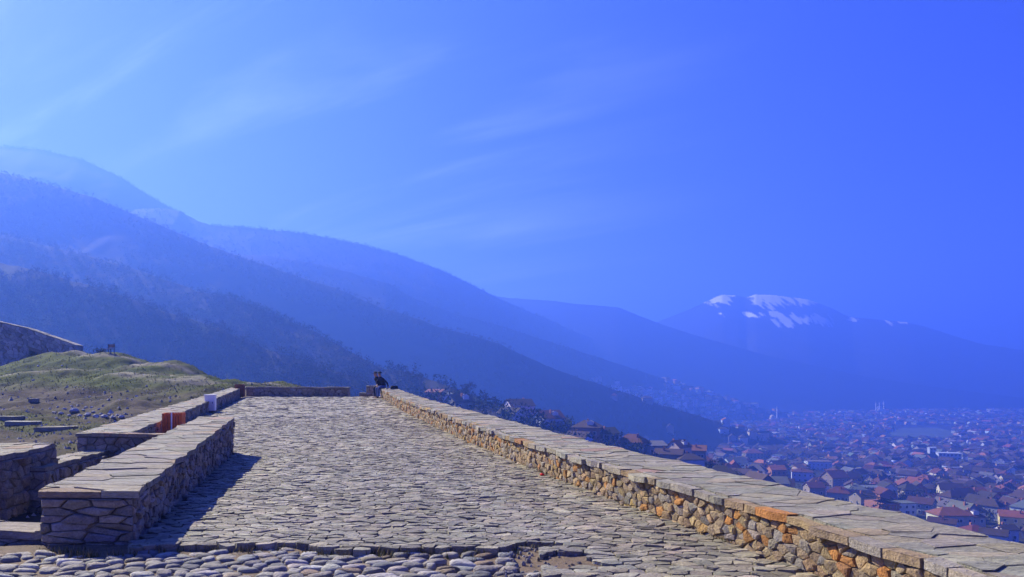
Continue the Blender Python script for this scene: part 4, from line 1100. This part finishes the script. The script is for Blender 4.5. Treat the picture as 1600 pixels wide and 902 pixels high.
# (px, py of ground line, distance, turn, w, d, h, rise, roof, roof colour, wall colour, detail, dormer, balcony, label)
NEAR = [
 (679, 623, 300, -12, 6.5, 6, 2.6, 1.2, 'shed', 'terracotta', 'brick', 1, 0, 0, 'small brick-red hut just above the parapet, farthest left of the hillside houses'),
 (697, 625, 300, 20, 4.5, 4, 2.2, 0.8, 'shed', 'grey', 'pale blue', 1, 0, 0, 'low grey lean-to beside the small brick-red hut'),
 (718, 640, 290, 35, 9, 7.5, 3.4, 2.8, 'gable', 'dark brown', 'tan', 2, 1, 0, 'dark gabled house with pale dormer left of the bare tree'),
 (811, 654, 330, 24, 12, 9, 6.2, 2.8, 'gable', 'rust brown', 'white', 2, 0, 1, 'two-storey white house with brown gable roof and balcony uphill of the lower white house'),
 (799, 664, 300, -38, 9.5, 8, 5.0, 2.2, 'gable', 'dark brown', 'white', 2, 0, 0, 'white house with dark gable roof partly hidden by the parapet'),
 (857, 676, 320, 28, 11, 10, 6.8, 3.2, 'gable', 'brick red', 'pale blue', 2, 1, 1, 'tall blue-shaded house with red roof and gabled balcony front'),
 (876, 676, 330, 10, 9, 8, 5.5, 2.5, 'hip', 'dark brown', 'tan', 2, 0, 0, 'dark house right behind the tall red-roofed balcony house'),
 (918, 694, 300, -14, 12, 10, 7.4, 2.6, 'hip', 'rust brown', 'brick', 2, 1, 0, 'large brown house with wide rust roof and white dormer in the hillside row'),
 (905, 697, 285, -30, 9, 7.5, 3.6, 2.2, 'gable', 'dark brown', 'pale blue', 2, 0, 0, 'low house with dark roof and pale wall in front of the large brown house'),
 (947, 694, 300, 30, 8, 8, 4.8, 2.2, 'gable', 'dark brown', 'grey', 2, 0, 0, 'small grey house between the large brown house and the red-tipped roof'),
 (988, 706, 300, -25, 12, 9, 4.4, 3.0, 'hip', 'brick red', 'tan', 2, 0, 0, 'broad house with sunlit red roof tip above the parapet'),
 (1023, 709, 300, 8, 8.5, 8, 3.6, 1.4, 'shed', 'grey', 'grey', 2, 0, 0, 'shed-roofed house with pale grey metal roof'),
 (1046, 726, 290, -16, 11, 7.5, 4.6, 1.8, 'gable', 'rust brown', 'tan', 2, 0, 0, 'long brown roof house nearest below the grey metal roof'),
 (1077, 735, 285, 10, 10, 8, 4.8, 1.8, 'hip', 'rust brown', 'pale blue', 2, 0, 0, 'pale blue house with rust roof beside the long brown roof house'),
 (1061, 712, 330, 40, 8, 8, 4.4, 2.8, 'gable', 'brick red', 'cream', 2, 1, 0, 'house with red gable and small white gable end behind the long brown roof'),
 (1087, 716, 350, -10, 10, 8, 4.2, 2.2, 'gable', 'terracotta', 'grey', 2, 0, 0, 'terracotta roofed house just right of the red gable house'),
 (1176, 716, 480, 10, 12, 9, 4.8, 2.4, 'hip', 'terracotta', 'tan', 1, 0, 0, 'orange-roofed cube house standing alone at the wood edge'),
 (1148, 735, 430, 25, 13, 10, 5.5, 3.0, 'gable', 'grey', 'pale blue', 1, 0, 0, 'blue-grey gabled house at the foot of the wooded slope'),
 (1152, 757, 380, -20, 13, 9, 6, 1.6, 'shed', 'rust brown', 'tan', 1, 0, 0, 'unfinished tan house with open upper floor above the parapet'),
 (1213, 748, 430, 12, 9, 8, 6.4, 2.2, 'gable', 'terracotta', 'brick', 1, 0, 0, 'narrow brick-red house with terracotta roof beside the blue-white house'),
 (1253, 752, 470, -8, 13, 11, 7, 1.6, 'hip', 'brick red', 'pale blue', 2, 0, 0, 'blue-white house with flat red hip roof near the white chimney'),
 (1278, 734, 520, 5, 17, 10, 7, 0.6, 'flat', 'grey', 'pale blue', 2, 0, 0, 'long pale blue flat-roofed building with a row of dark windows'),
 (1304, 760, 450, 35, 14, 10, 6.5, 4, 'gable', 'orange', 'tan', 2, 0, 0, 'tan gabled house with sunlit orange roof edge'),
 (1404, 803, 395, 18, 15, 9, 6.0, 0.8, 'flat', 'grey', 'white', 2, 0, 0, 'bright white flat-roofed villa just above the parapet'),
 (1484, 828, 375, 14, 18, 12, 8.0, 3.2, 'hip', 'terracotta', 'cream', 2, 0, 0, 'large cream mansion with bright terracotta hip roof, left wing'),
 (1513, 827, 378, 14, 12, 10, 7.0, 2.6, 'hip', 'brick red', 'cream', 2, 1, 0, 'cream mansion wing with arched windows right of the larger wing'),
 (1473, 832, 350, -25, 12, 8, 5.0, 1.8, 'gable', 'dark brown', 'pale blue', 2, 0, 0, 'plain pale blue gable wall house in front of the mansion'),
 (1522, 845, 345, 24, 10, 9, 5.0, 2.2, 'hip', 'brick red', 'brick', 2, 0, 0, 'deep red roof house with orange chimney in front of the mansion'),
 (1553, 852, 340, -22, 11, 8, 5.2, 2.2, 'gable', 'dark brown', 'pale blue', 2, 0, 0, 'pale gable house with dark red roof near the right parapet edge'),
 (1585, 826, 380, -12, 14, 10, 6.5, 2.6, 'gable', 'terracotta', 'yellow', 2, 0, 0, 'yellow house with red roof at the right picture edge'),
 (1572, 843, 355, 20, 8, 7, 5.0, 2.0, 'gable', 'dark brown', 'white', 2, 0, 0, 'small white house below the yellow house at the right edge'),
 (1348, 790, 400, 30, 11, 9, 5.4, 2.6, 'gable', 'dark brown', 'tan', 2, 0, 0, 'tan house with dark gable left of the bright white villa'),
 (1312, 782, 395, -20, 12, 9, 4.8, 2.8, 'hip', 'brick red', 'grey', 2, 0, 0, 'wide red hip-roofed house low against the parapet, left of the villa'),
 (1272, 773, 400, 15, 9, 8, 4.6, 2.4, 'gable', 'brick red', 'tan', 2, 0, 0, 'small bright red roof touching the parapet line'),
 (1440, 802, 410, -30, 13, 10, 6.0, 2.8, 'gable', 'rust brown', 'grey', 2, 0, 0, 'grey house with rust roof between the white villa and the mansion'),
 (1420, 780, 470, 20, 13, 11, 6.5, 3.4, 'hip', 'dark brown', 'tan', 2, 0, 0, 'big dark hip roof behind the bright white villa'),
]
taken = []; near_px = []
for (px, py, Y, turn, w, d, h, rise, roof, rc, wc, det, dm, bal, lab) in NEAR:
    if px > 1120:          # stand it on the town's ground
        for Yt in np.linspace(250, 900, 651):
            q_ = at(px, py, Yt)
            if q_.z <= float(ground_z(q_.x, Yt)): w, d, h, rise, Y = w * Yt / Y, d * Yt / Y, h * (Yt / Y) ** 0.5, rise * Yt / Y, Yt; break
    p = at(px, py, Y)
    house(tuple(p), R(turn) - math.atan2(p.x, p.y) * 0.5, w, d, h, rise, roof, rc, wc, lab, 'hillside and town houses', det, 1, 'house', bool(dm), bool(bal))
    taken.append((p.x, p.y, max(w, d) * 0.75)); near_px.append((px, Y))

PARLINE = ([560, 600, 660, 793, 925, 1060, 1200, 1350, 1600, 1700], [607, 607, 619, 659, 694, 724, 757, 795, 847, 870])
LAND = [(1207, 655, 'golden-domed mosque'), (1195, 676, 'long pale hall'), (1482, 716, 'pale slab block'), (1375, 640, 'twin minarets'), (1440, 680, 'green field'), (1404, 792, 'white villa'), (1490, 808, 'cream mansion'), (1250, 722, 'white chimney'), (1338, 693, 'slim white tower'), (1560, 800, 'yellow house'), (1152, 745, 'unfinished tan house'), (1304, 750, 'orange-edged tan house'), (1278, 728, 'long flat-roofed building'), (1512, 696, 'thin pale minaret'), (1585, 690, 'right picture edge')]

from mathutils.bvhtree import BVHTree
BV = [BVHTree.FromPolygons([v.co for v in r_.obj.data.vertices], [p_.vertices for p_ in r_.obj.data.polygons]) for r_ in (r1c, r2, r3)]
def surf_z(x, y):
    z = float(ground_z(x, y))
    for b in BV:
        h_ = b.ray_cast(Vector((x, y, 900)), Vector((0, 0, -1)))
        if h_[0] is not None: z = max(z, h_[0].z)
    return z

def gen_town():
    near, far = [], []
    rg = random.Random(77)
    Y = 275.0
    while Y < 3300:
        step = 15.5 if Y < 900 else (19 if Y < 1600 else 27)
        x0, x1 = (960 - 800) / F * Y, (1650 - 800) / F * Y
        x = x0
        while x < x1:
            X = x + rg.uniform(-3.5, 3.5); YY = Y + rg.uniform(-4, 4)
            px = 800 + F * X / YY
            x += step * rg.uniform(0.75, 1.3)
            left = 1050 if YY < 500 else (1110 if YY < 900 else 1085 if YY < 1400 else 1010)
            left += 50 * float(vnoise(YY / 60, 3.3, 7))
            if px < left and (rg.random() > 0.05 or YY > 1000): continue
            if rg.random() < 0.10 + 0.7 * max(0.0, min(1.0, (YY - 1600) / 1500)): continue
            z = surf_z(X, YY); py = HY + F * (CAMZ - z) / YY
            # green field stays open
            if 1392 < px < 1492 and 664 < py < 690: continue
            if any(math.hypot(X - a, YY - b) < c + 4 for a, b, c in taken): continue
            if any(math.hypot(X - a, YY - b) < c for a, b, c in BLOCKED): continue
            if py - 6 * F / YY > np.interp(px, *PARLINE): continue
            if any(abs(px - a) < 24 and b - 130 < YY < b for a, b in near_px): continue
            ang = float(vnoise(X / 130, YY / 130, 61)) * 3.2 + rg.choice([0, math.pi / 2]) + rg.uniform(-0.2, 0.2)
            w = rg.uniform(9, 14); d = rg.uniform(7.5, 10.5); h = rg.choice([3.2, 4.6, 5.6, 6.2, 7.0]); roof = rg.choices(['gable', 'hip', 'shed', 'flat'], [5, 5, 1, 1.3])[0]
            rc = rg.choices(list(ROOFC), [2, 7, 2, 0.7, 3, 7])[0]; wc = rg.choices(list(WALLC), [3, 2, 5, 5, 3, 3, 1.2, 1])[0]
            if roof == 'flat': rc = 'grey'
            it = (X, YY, z, ang, w, d, h, rg.uniform(2.2, 3.6), roof, rc, wc, px, py)
            (near if YY < 900 else far).append(it)
        Y += step * 0.95
    return near, far

BLOCKED = []
def landmark(px, py, Y, r): p = at(px, py, Y); BLOCKED.append((p.x, p.y, r)); return p
P_MOSQ = landmark(1207, 657, 1600, 30); P_HALL = landmark(1195, 681, 1180, 34); P_BLOCK = landmark(1482, 729, 745, 24); P_TOWER = landmark(1456, 718, 800, 12)
P_CHIM = landmark(1250, 730, 700, 8); P_TWIN = landmark(1374, 643, 2050, 30); P_SLIM = landmark(1338, 699, 1000, 9); P_THIN = landmark(1512, 701, 960, 9)
near_h, far_h = gen_town()
near_h.sort(key=lambda q: q[1])
single, rest_h = near_h[:250], near_h[250:]
def describe(q):
    X, YY, z, ang, w, d, h, rise, roof, rc, wc, px, py = q
    lm = min(LAND, key=lambda l_: math.hypot((l_[0] - px), (l_[1] - py) * 1.6))
    dx_, dy_ = px - lm[0], py - lm[1]
    rel = ('right of' if dx_ > 0 else 'left of') if abs(dx_) > abs(dy_) * 1.2 else ('below' if dy_ > 0 else 'above')
    size = 'low' if h < 4 else ('tall' if h > 6.5 else '')
    body = ' '.join(x for x in (size, wc, 'house') if x)
    return '%s, %s %s roof,' % (body, rc, {'gable': 'gable', 'hip': 'hip', 'shed': 'lean-to', 'flat': 'flat'}[roof]), '%s the %s' % (rel, lm[2])
labs = {}
for i, q in enumerate(single): labs.setdefault(describe(q), []).append(i)
lab_of = {}
for (b_, pl_), idx in labs.items():
    idx.sort(key=lambda i: single[i][11])
    for k, i in enumerate(idx):
        lab_of[i] = '%s %s' % (b_, pl_) if len(idx) == 1 else '%s %s, %s from left' % (b_, pl_, ordinal(k + 1))
for i, q in enumerate(single):
    X, YY, z, ang, w, d, h, rise, roof, rc, wc, px, py = q
    house((X, YY, z), ang, w, d, h, rise, roof, rc, wc, lab_of[i], 'hillside and town houses', 1 if YY < 620 else 0, 1 if rnd.random() < 0.5 else 0)

aw, ar = Acc(), Acc()
def far_house(q):
    X, YY, z, ang, w, d, h, rise, roof, rc, wc = q[:11]
    tw, tr = Acc(), Acc()
    if YY > 1500: w *= 1.3; d *= 1.3
    wall_poly(tw, w, d, h, rise, roof, tuple(c * rnd.uniform(0.85, 1.1) for c in WALLC[wc]), 4)
    roof_poly(tr, w, d, h, rise, roof, tuple(c * rnd.uniform(0.8, 1.2) for c in ROOFC[rc]))
    ca, sa = math.cos(ang), math.sin(ang)
    for t_, dst in ((tw, aw), (tr, ar)):
        dst.add([(X + x * ca - y * sa, YY + x * sa + y * ca, z + zz) for x, y, zz in t_.v], t_.f); dst.c[-len(t_.v):] = t_.c
for q in rest_h + far_h: far_house(q)

def on_ridge(rdg, px, py):
    """point of a ridge's near face that shows at px, py"""
    rr = np.linspace(0, rdg.reach, 160); p = px
    for _ in range(4):
        P = rdg.pt(np.full_like(rr, p), rr); yy = HY - F * (P[:, 2] - CAMZ) / P[:, 1]
        i = int(np.argmin(np.abs(yy - py))); cur = 800 + F * P[i, 0] / P[i, 1]; p += px - cur
    return P[i]
for k in range(120):       # scattered hamlet on the far slope
    px = rnd.gauss(1050, 45); py = 598 + (px - 960) * 0.22 + abs(rnd.gauss(0, 9))
    P = on_ridge(r1c, px, py)
    far_house((P[0], P[1], P[2], rnd.uniform(0, 3), rnd.uniform(9, 14), rnd.uniform(8, 11), rnd.uniform(4, 7), 2.2, rnd.choice(['gable', 'hip', 'flat']), rnd.choice(list(ROOFC)), rnd.choice(['white', 'cream', 'white', 'tan'])))
o = empty('far_town'); tag(o, 'countless small roofs of the hazy far town', kind='stuff')
tag(aw.build('walls', M['house'], o), kind='stuff'); tag(ar.build('roofs', M['roof'], o), kind='stuff')

# ------------------------------------------------------------------ landmarks of the town
def rings(a, c, prof, n=16, col=(1, 1, 1)):
    vs, fs = [], []
    for (r, z) in prof:
        for i in range(n): t_ = 2 * math.pi * i / n; vs.append((c[0] + r * math.cos(t_), c[1] + r * math.sin(t_), c[2] + z))
    for j in range(len(prof) - 1):
        for i in range(n): fs.append((j * n + i, j * n + (i + 1) % n, (j + 1) * n + (i + 1) % n, (j + 1) * n + i))
    a.add(vs, fs, col)
def minaret(parent, x, y, h, r=1.6):
    a = Acc(); rings(a, (x, y, 0), [(r * 1.5, -4), (r * 1.5, h * 0.18), (r, h * 0.22), (r * 0.9, h * 0.80)], 12, (0.75, 0.74, 0.70)); m_ = a.build('minaret', M['house'], parent, True)
    a = Acc(); rings(a, (x, y, 0), [(r * 0.9, h * 0.62), (r * 1.7, h * 0.65), (r * 1.7, h * 0.68), (r * 0.9, h * 0.68)], 12, (0.75, 0.74, 0.70)); a.build('balcony', M['house'], m_)
    a = Acc(); rings(a, (x, y, 0), [(r * 1.05, h * 0.80), (0.05, h)], 12, (0.30, 0.32, 0.36)); a.build('spire', M['house'], m_)
def mosque(loc, label, size, dome_col, mins):
    t = empty('mosque', tuple(loc)); tag(t, label, 'mosque')
    a = Acc(); a.box(-size, size, -size, size, -4, size * 0.9, (0.62, 0.58, 0.50)); a.build('hall', M['house'], t)
    a = Acc(); rings(a, (0, 0, size * 0.9), [(size * 0.85, 0), (size * 0.85, size * 0.25)] + [(size * 0.85 * math.cos(k * 0.196), size * 0.25 + size * 0.8 * math.sin(k * 0.196)) for k in range(1, 9)], 20, dome_col); a.build('dome', M['dome'], t, True)
    for (x, y, h) in mins: minaret(t, x, y, h)
M['dome'] = noise_mat('dome', attr=True, scale=0.3, var=0.1, bump=0, rough=0.35, spec=0.6)
mosque(P_MOSQ, 'mosque with bright golden dome and one tall minaret in the far town', 6.5, (0.62, 0.50, 0.22), [(10.5, 0, 34)])
mosque(P_TWIN, 'far mosque with tall twin minarets fading in haze', 8, (0.36, 0.38, 0.42), [(-10, 0, 30), (-4, -9, 30), (15, 4, 33)])

def block(name, label, cat, p, w, d, h, col, rz=0, rows=4, cols=6):
    t = empty(name, tuple(p), rz); tag(t, label, cat)
    a = Acc(); a.box(-w / 2, w / 2, -d / 2, d / 2, -5, h, col); a.build('wall', M['house'], t)
    a = Acc(); a.box(-w / 2 - 0.3, w / 2 + 0.3, -d / 2 - 0.3, d / 2 + 0.3, h, h + 0.6, tuple(c * 0.8 for c in col)); a.build('roof', M['roof'], t)
    for r_ in range(rows):
        for c_ in range(cols):
            unit_part('window', PANE_ME, t, (-w / 2 + (c_ + 0.5) * w / cols, -d / 2 - 0.03, (r_ + 0.6) * h / rows), (w / cols * 0.5, 0.1, h / rows * 0.5))
block('apartment_block', 'large pale blue slab block rising above the middle of the town', 'building', P_BLOCK, 21, 12, 14, (0.42, 0.46, 0.54), R(-18), 4, 6)
block('apartment_block', 'narrow apartment tower just left of the large slab block', 'building', P_TOWER, 7, 8, 13, (0.38, 0.42, 0.50), R(-12), 4, 2)
block('market_hall', 'long low pale hall at the edge of the wooded slope', 'building', P_HALL, 44, 14, 5, (0.58, 0.54, 0.44), R(4), 1, 8)
def tower(label, p, h, r):
    t = empty('tower', tuple(p)); tag(t, label, 'tower')
    a = Acc(); rings(a, (0, 0, 0), [(r * 1.1, -4), (r, h * 0.9), (r * 0.2, h)], 10, (0.8, 0.79, 0.75)); a.build('shaft', M['house'], t)
    a = Acc(); rings(a, (0, 0, 0), [(r * 1.0, h * 0.72), (r * 1.45, h * 0.75), (r * 1.45, h * 0.79), (r, h * 0.8)], 10, (0.7, 0.7, 0.68)); a.build('collar', M['house'], t)
tower('bright white chimney tower among roofs near the parapet', P_CHIM, 9.5, 0.75)
tower('slim white tower in the middle of the town', P_SLIM, 11, 1.0)
tower('thin pale minaret right of the slab block', P_THIN, 12, 1.0)
# open field
fx = [at(1395, 690, 0), 0]
V = []
for (px, Y) in ((1380, 1190), (1470, 1110), (1505, 1230), (1462, 1400), (1408, 1380)):
    X = (px - 800) / F * Y; V.append((X, Y, float(ground_z(X, Y)) + 0.7))
me = np_mesh('field', V, [(0, 1, 2, 3, 4)], noise_mat('field_grass', col=(0.055, 0.07, 0.022), scale=0.02, var=0.6, bump=0, fine=0.1), None, False)
tag(link('field', me), kind='structure')

# ------------------------------------------------------------------ trees
M['bark'] = noise_mat('bark', col=(0.055, 0.042, 0.032), scale=3, var=0.4, bump=0.4, bump_dist=0.03, fine=12)
M['twig'] = noise_mat('twigs', attr=True, scale=0.5, var=0.4, bump=0, fine=3, rough=0.95, spec=0.1)
TWIG = [(0.014, 0.012, 0.009), (0.018, 0.014, 0.010), (0.011, 0.010, 0.008), (0.014, 0.016, 0.008), (0.022, 0.017, 0.011)]

def forest(name, label, spots, hmin, hmax, k, tri, evergreen=0.1):
    n = len(spots)
    S = np.asarray(spots, float)
    h = rng.uniform(hmin, hmax, n)
    # random points in an egg shaped crown
    d = rng.normal(size=(n, k, 3)); d /= np.linalg.norm(d, axis=2, keepdims=True)
    rad = rng.uniform(0.25, 1, (n, k, 1)) ** 0.5
    c = d * rad * np.stack([h * 0.36, h * 0.36, h * 0.42], -1)[:, None, :]
    c[..., 2] += (h * 0.60)[:, None]
    c += S[:, None, :]
    a = rng.normal(size=(n, k, 3)); a /= np.linalg.norm(a, axis=2, keepdims=True)
    b = rng.normal(size=(n, k, 3)); b /= np.linalg.norm(b, axis=2, keepdims=True)
    L = (tri * rng.uniform(0.5, 1.3, (n, k, 1)))
    v = np.stack([c - a * L * 0.5, c + a * L * 0.5, c + b * L], 2).reshape(-1, 3)
    base = np.array([TWIG[i] for i in rng.integers(0, len(TWIG), n)])
    ev = rng.random(n) < evergreen; base[ev] = (0.03, 0.045, 0.018)
    col = np.repeat(base * rng.uniform(0.8, 1.25, (n, 1)), k * 3, axis=0)
    # trunks
    tv = np.stack([S + [0.18, 0, -1.0], S + [-0.18, 0, -1.0], S + np.stack([0 * h, 0 * h, h * 0.6], -1)], 1).reshape(-1, 3)
    v = np.concatenate([v, tv]); col = np.concatenate([col, np.tile(np.array([[0.05, 0.04, 0.03]]), (len(tv), 1))])
    f = np.arange(len(v)).reshape(-1, 3)
    tag(link(name, np_mesh(name, v, f, M['twig'], col, False)), label, kind='stuff')

def ridge_spots(rdg, n, r0=0.0, r1=0.8, clear=0.12, seed=0, pxr=None):
    p = rng.uniform(*(pxr or (rdg.cols[0], rdg.cols[-1])), n * 2); r = rng.uniform(r0, r1, n * 2) * rdg.reach
    P = rdg.pt(p, r)
    m = fbm(P[:, 0] / 55, P[:, 1] / 55, 401 + seed, 4) < clear
    px = 800 + F * P[:, 0] / P[:, 1]
    m &= (px > -60) & (px < 1660)
    return P[m][:n]
forest('forest', 'bare brown wood on the nearest dark slope', ridge_spots(r3b, 4600, 0, 0.55, 0.4, 1), 3.8, 6.6, 30, 0.8, 0.06)
forest('forest', 'bare brown wood on the second slope with clearings', ridge_spots(r3, 7000, 0, 0.6, 0.26, 2), 3.2, 6.2, 24, 0.9, 0.08)
forest('forest', 'scrub on the lower end of the near ridge', ridge_spots(r3, 2600, 0, 0.45, 1.0, 12, (330, 660)), 2.5, 5, 18, 0.9, 0.1)
forest('forest', 'hazy wood on the middle ridge', ridge_spots(r2, 9000, 0, 0.6, 0.25, 3), 3.5, 6.5, 14, 1.3, 0.1)
forest('forest', 'hazy wood on the far ridge', np.vstack([ridge_spots(r1b, 5000, 0, 0.45, 0.3, 4), ridge_spots(r1c, 4000, 0, 0.5, 0.25, 5)]), 3.5, 6.5, 9, 1.8, 0.3)
forest('forest', 'conifers fringing the far crest', np.vstack([ridge_spots(r1b, 700, -0.006, 0.012, 0.5, 6, (330, 950)), ridge_spots(r1a, 420, -0.006, 0.01, 0.5, 7, (-60, 290))]), 2.8, 5.6, 12, 1.2, 0.8)
# trees and bushes among the houses
sp = []
for q in near_h + rnd.sample(far_h, min(len(far_h), 1400)):
    for _ in range(4 if q[1] < 900 else 2):
        an = rnd.uniform(0, 6.28); X, YY = q[0] + math.cos(an) * rnd.uniform(7, 11), q[1] + math.sin(an) * rnd.uniform(7, 11)
        sp.append((X, YY, surf_z(X, YY)))
for _ in range(900):      # scrub between parapet and the hillside houses
    px = rnd.uniform(600, 1180); Y = rnd.uniform(200, 520); X = (px - 800) / F * Y
    if any(math.hypot(X - a_, Y - b_) < c_ for a_, b_, c_ in taken): continue
    sp.append((X, Y, surf_z(X, Y)))
forest('shrubbery', 'bare garden trees and scrub between the houses', sp, 4, 9, 22, 1.25, 0.3)

def tree_proto(seed, h=10.0):
    rg = random.Random(seed)
    t = empty('bare_tree')
    a = Acc(); tips = []
    def grow(p, d, L, r, lev):
        q = p + d * L
        a.tube(p, q, r, r * 0.6, 5 if lev < 2 else 3, (1, 1, 1), False)
        if lev >= 4: tips.append(q); return
        for _ in range(3 if lev < 3 else 4):
            nd = (d + Vector((rg.gauss(0, 0.55), rg.gauss(0, 0.55), rg.gauss(0.12, 0.3)))).normalized()
            grow(q, nd, L * rg.uniform(0.55, 0.85), r * 0.55, lev + 1)
        tips.append(q)
    grow(Vector((0, 0, -0.5)), Vector((rg.gauss(0, 0.05), 0, 1)).normalized(), h * 0.30, h * 0.022, 0)
    a.build('trunk', M['bark'], t)
    c = Acc()
    for q in tips:
        for _ in range(3):
            o_ = q + Vector((rg.gauss(0, 0.35), rg.gauss(0, 0.35), rg.gauss(0, 0.35)))
            d1 = Vector((rg.gauss(0, 1), rg.gauss(0, 1), rg.gauss(0, 1))).normalized() * 0.55; d2 = Vector((rg.gauss(0, 1), rg.gauss(0, 1), rg.gauss(0, 1))).normalized() * 0.16
            c.add([tuple(o_ - d1), tuple(o_ + d1), tuple(o_ + d2)], [(0, 1, 2)], pick(TWIG, rg, 0.2))
    c.build('crown', M['twig'], t)
    return t
protos = [tree_proto(s_) for s_ in (5, 6, 7)]
used_p = [False] * 3
def tree(loc, h, label, group, k):
    src = protos[k]
    if not used_p[k]: o_ = src; used_p[k] = True
    else:
        o_ = src.copy(); COL.objects.link(o_)
        for ch in src.children:
            c_ = ch.copy(); COL.objects.link(c_); c_.parent = o_
    o_.location = loc; o_.rotation_euler = (0, 0, rnd.uniform(0, 6.28)); o_.scale = (h / 10 * rnd.uniform(0.9, 1.15),) * 2 + (h / 10,)
    tag(o_, label, 'tree', group)
X, Y = (727 - 800) / F * 325, 325
tree((X, Y, at(727, 632, 325).z), 13, 'big bare spreading tree behind the dark gabled house', None, 0)
tree(tuple(at(655, 600, 360)), 7.5, 'bare tree left of the big spreading tree above the brick hut', None, 1)
tree(tuple(at(640, 596, 380)), 6.5, 'small bare tree on the green slope right of the couple', None, 2)
for grp, rdg, pxs, hh, what in (('trees on the middle ridge crest', r2, [556, 568, 575, 590, 608, 617, 633, 647, 655, 664, 672, 684, 697, 706, 716, 729, 741, 752, 764, 776, 787, 797], (5.5, 9.5), 'bare tree on the middle ridge crest'),
                                ('trees on the near ridge crest', r3, [20, 46, 58, 92, 131, 166, 171, 178, 236, 262, 301, 338, 355, 371, 386, 402, 421, 447, 470, 489, 506, 531, 548], (4.5, 7.5), 'bare tree on the near ridge crest at the left')):
    for k, px in enumerate(pxs):
        P = rdg.pt(np.array([float(px)]), np.array([2.0]))[0]
        tree(tuple(P - np.array([0, 0, 0.6])), rnd.uniform(*hh), '%s, %s from the left' % (what, ordinal(k + 1)), grp, rnd.randrange(3))
p = at(157, 547, 70.5); p.z = fz(p.x, p.y)
a = Acc()
for _ in range(260):
    d_ = Vector((rnd.gauss(0, 0.3), rnd.gauss(0, 0.3), abs(rnd.gauss(0.3, 0.18)))); e = Vector((rnd.gauss(0, 1), rnd.gauss(0, 1), rnd.gauss(0, 1))).normalized() * 0.09; g_ = Vector((rnd.gauss(0, 1), rnd.gauss(0, 1), rnd.gauss(0, 1))).normalized() * 0.07
    a.add([tuple(d_ - e), tuple(d_ + e), tuple(d_ + g_)], [(0, 1, 2)], pick([(0.05, 0.06, 0.025), (0.06, 0.05, 0.03)]))
t = empty('shrub', (p.x, p.y, p.z)); tag(t, 'small dark shrub just left of the bench on the mound', 'shrub')
a.build('foliage', M['twig'], t)
a = Acc(); a.tube((0, 0, -0.2), (0.03, 0, 0.4), 0.03, 0.015, 6); a.build('stem', M['bark'], t)

# ------------------------------------------------------------------ dry weeds in the joints and along the foot of the parapet
def weeds():
    a = Acc()
    def tuft(x, y, z, n, hh):
        for _ in range(n):
            t_ = rnd.uniform(0, 6.28); L = hh * rnd.uniform(0.5, 1.2); w = 0.006 * rnd.uniform(0.7, 1.4)
            bx_, by_ = x + rnd.gauss(0, 0.02), y + rnd.gauss(0, 0.02); dx_, dy_ = math.cos(t_), math.sin(t_); o_ = L * rnd.uniform(0.2, 0.8)
            a.add([(bx_ - dy_ * w, by_ + dx_ * w, z - 0.02), (bx_ + dy_ * w, by_ - dx_ * w, z - 0.02), (bx_ + dx_ * o_, by_ + dy_ * o_, z + L)], [(0, 1, 2)], pick([(0.20, 0.16, 0.07), (0.13, 0.13, 0.04), (0.24, 0.19, 0.10), (0.09, 0.10, 0.03)], v=0.2))
    for _ in range(420):
        y = 6.5 + 22 * rnd.random() ** 1.7
        if float(vnoise(y * 1.3, 5.0, 9)) < 0.42: continue
        tuft(right_edge(y) - abs(rnd.gauss(0.02, 0.05)), y, float(road_z(0, y)) - 0.01, 7, 0.07)
    for _ in range(260):
        x = rnd.uniform(-5.5, 0.9); y = edge_y(x) + rnd.gauss(0, 0.07)
        tuft(x, y, float(road_z(x, y)) - 0.06, 6, 0.08)
    for _ in range(300):
        x = rnd.uniform(-5, 3); y = rnd.uniform(8.3, 15)
        if left_edge(y) < x < right_edge(y) and float(vnoise(x * 0.8, y * 0.8, 19)) > 0.6: tuft(x, y, float(road_z(x, y)) - 0.015, 5, 0.035)
    tag(a.build('weeds', M['grass_blades']), 'dry weeds in the joints of the paving and along the parapet foot', kind='stuff')
M['grass_blades'] = bpy.data.materials['grass_blades']
weeds()
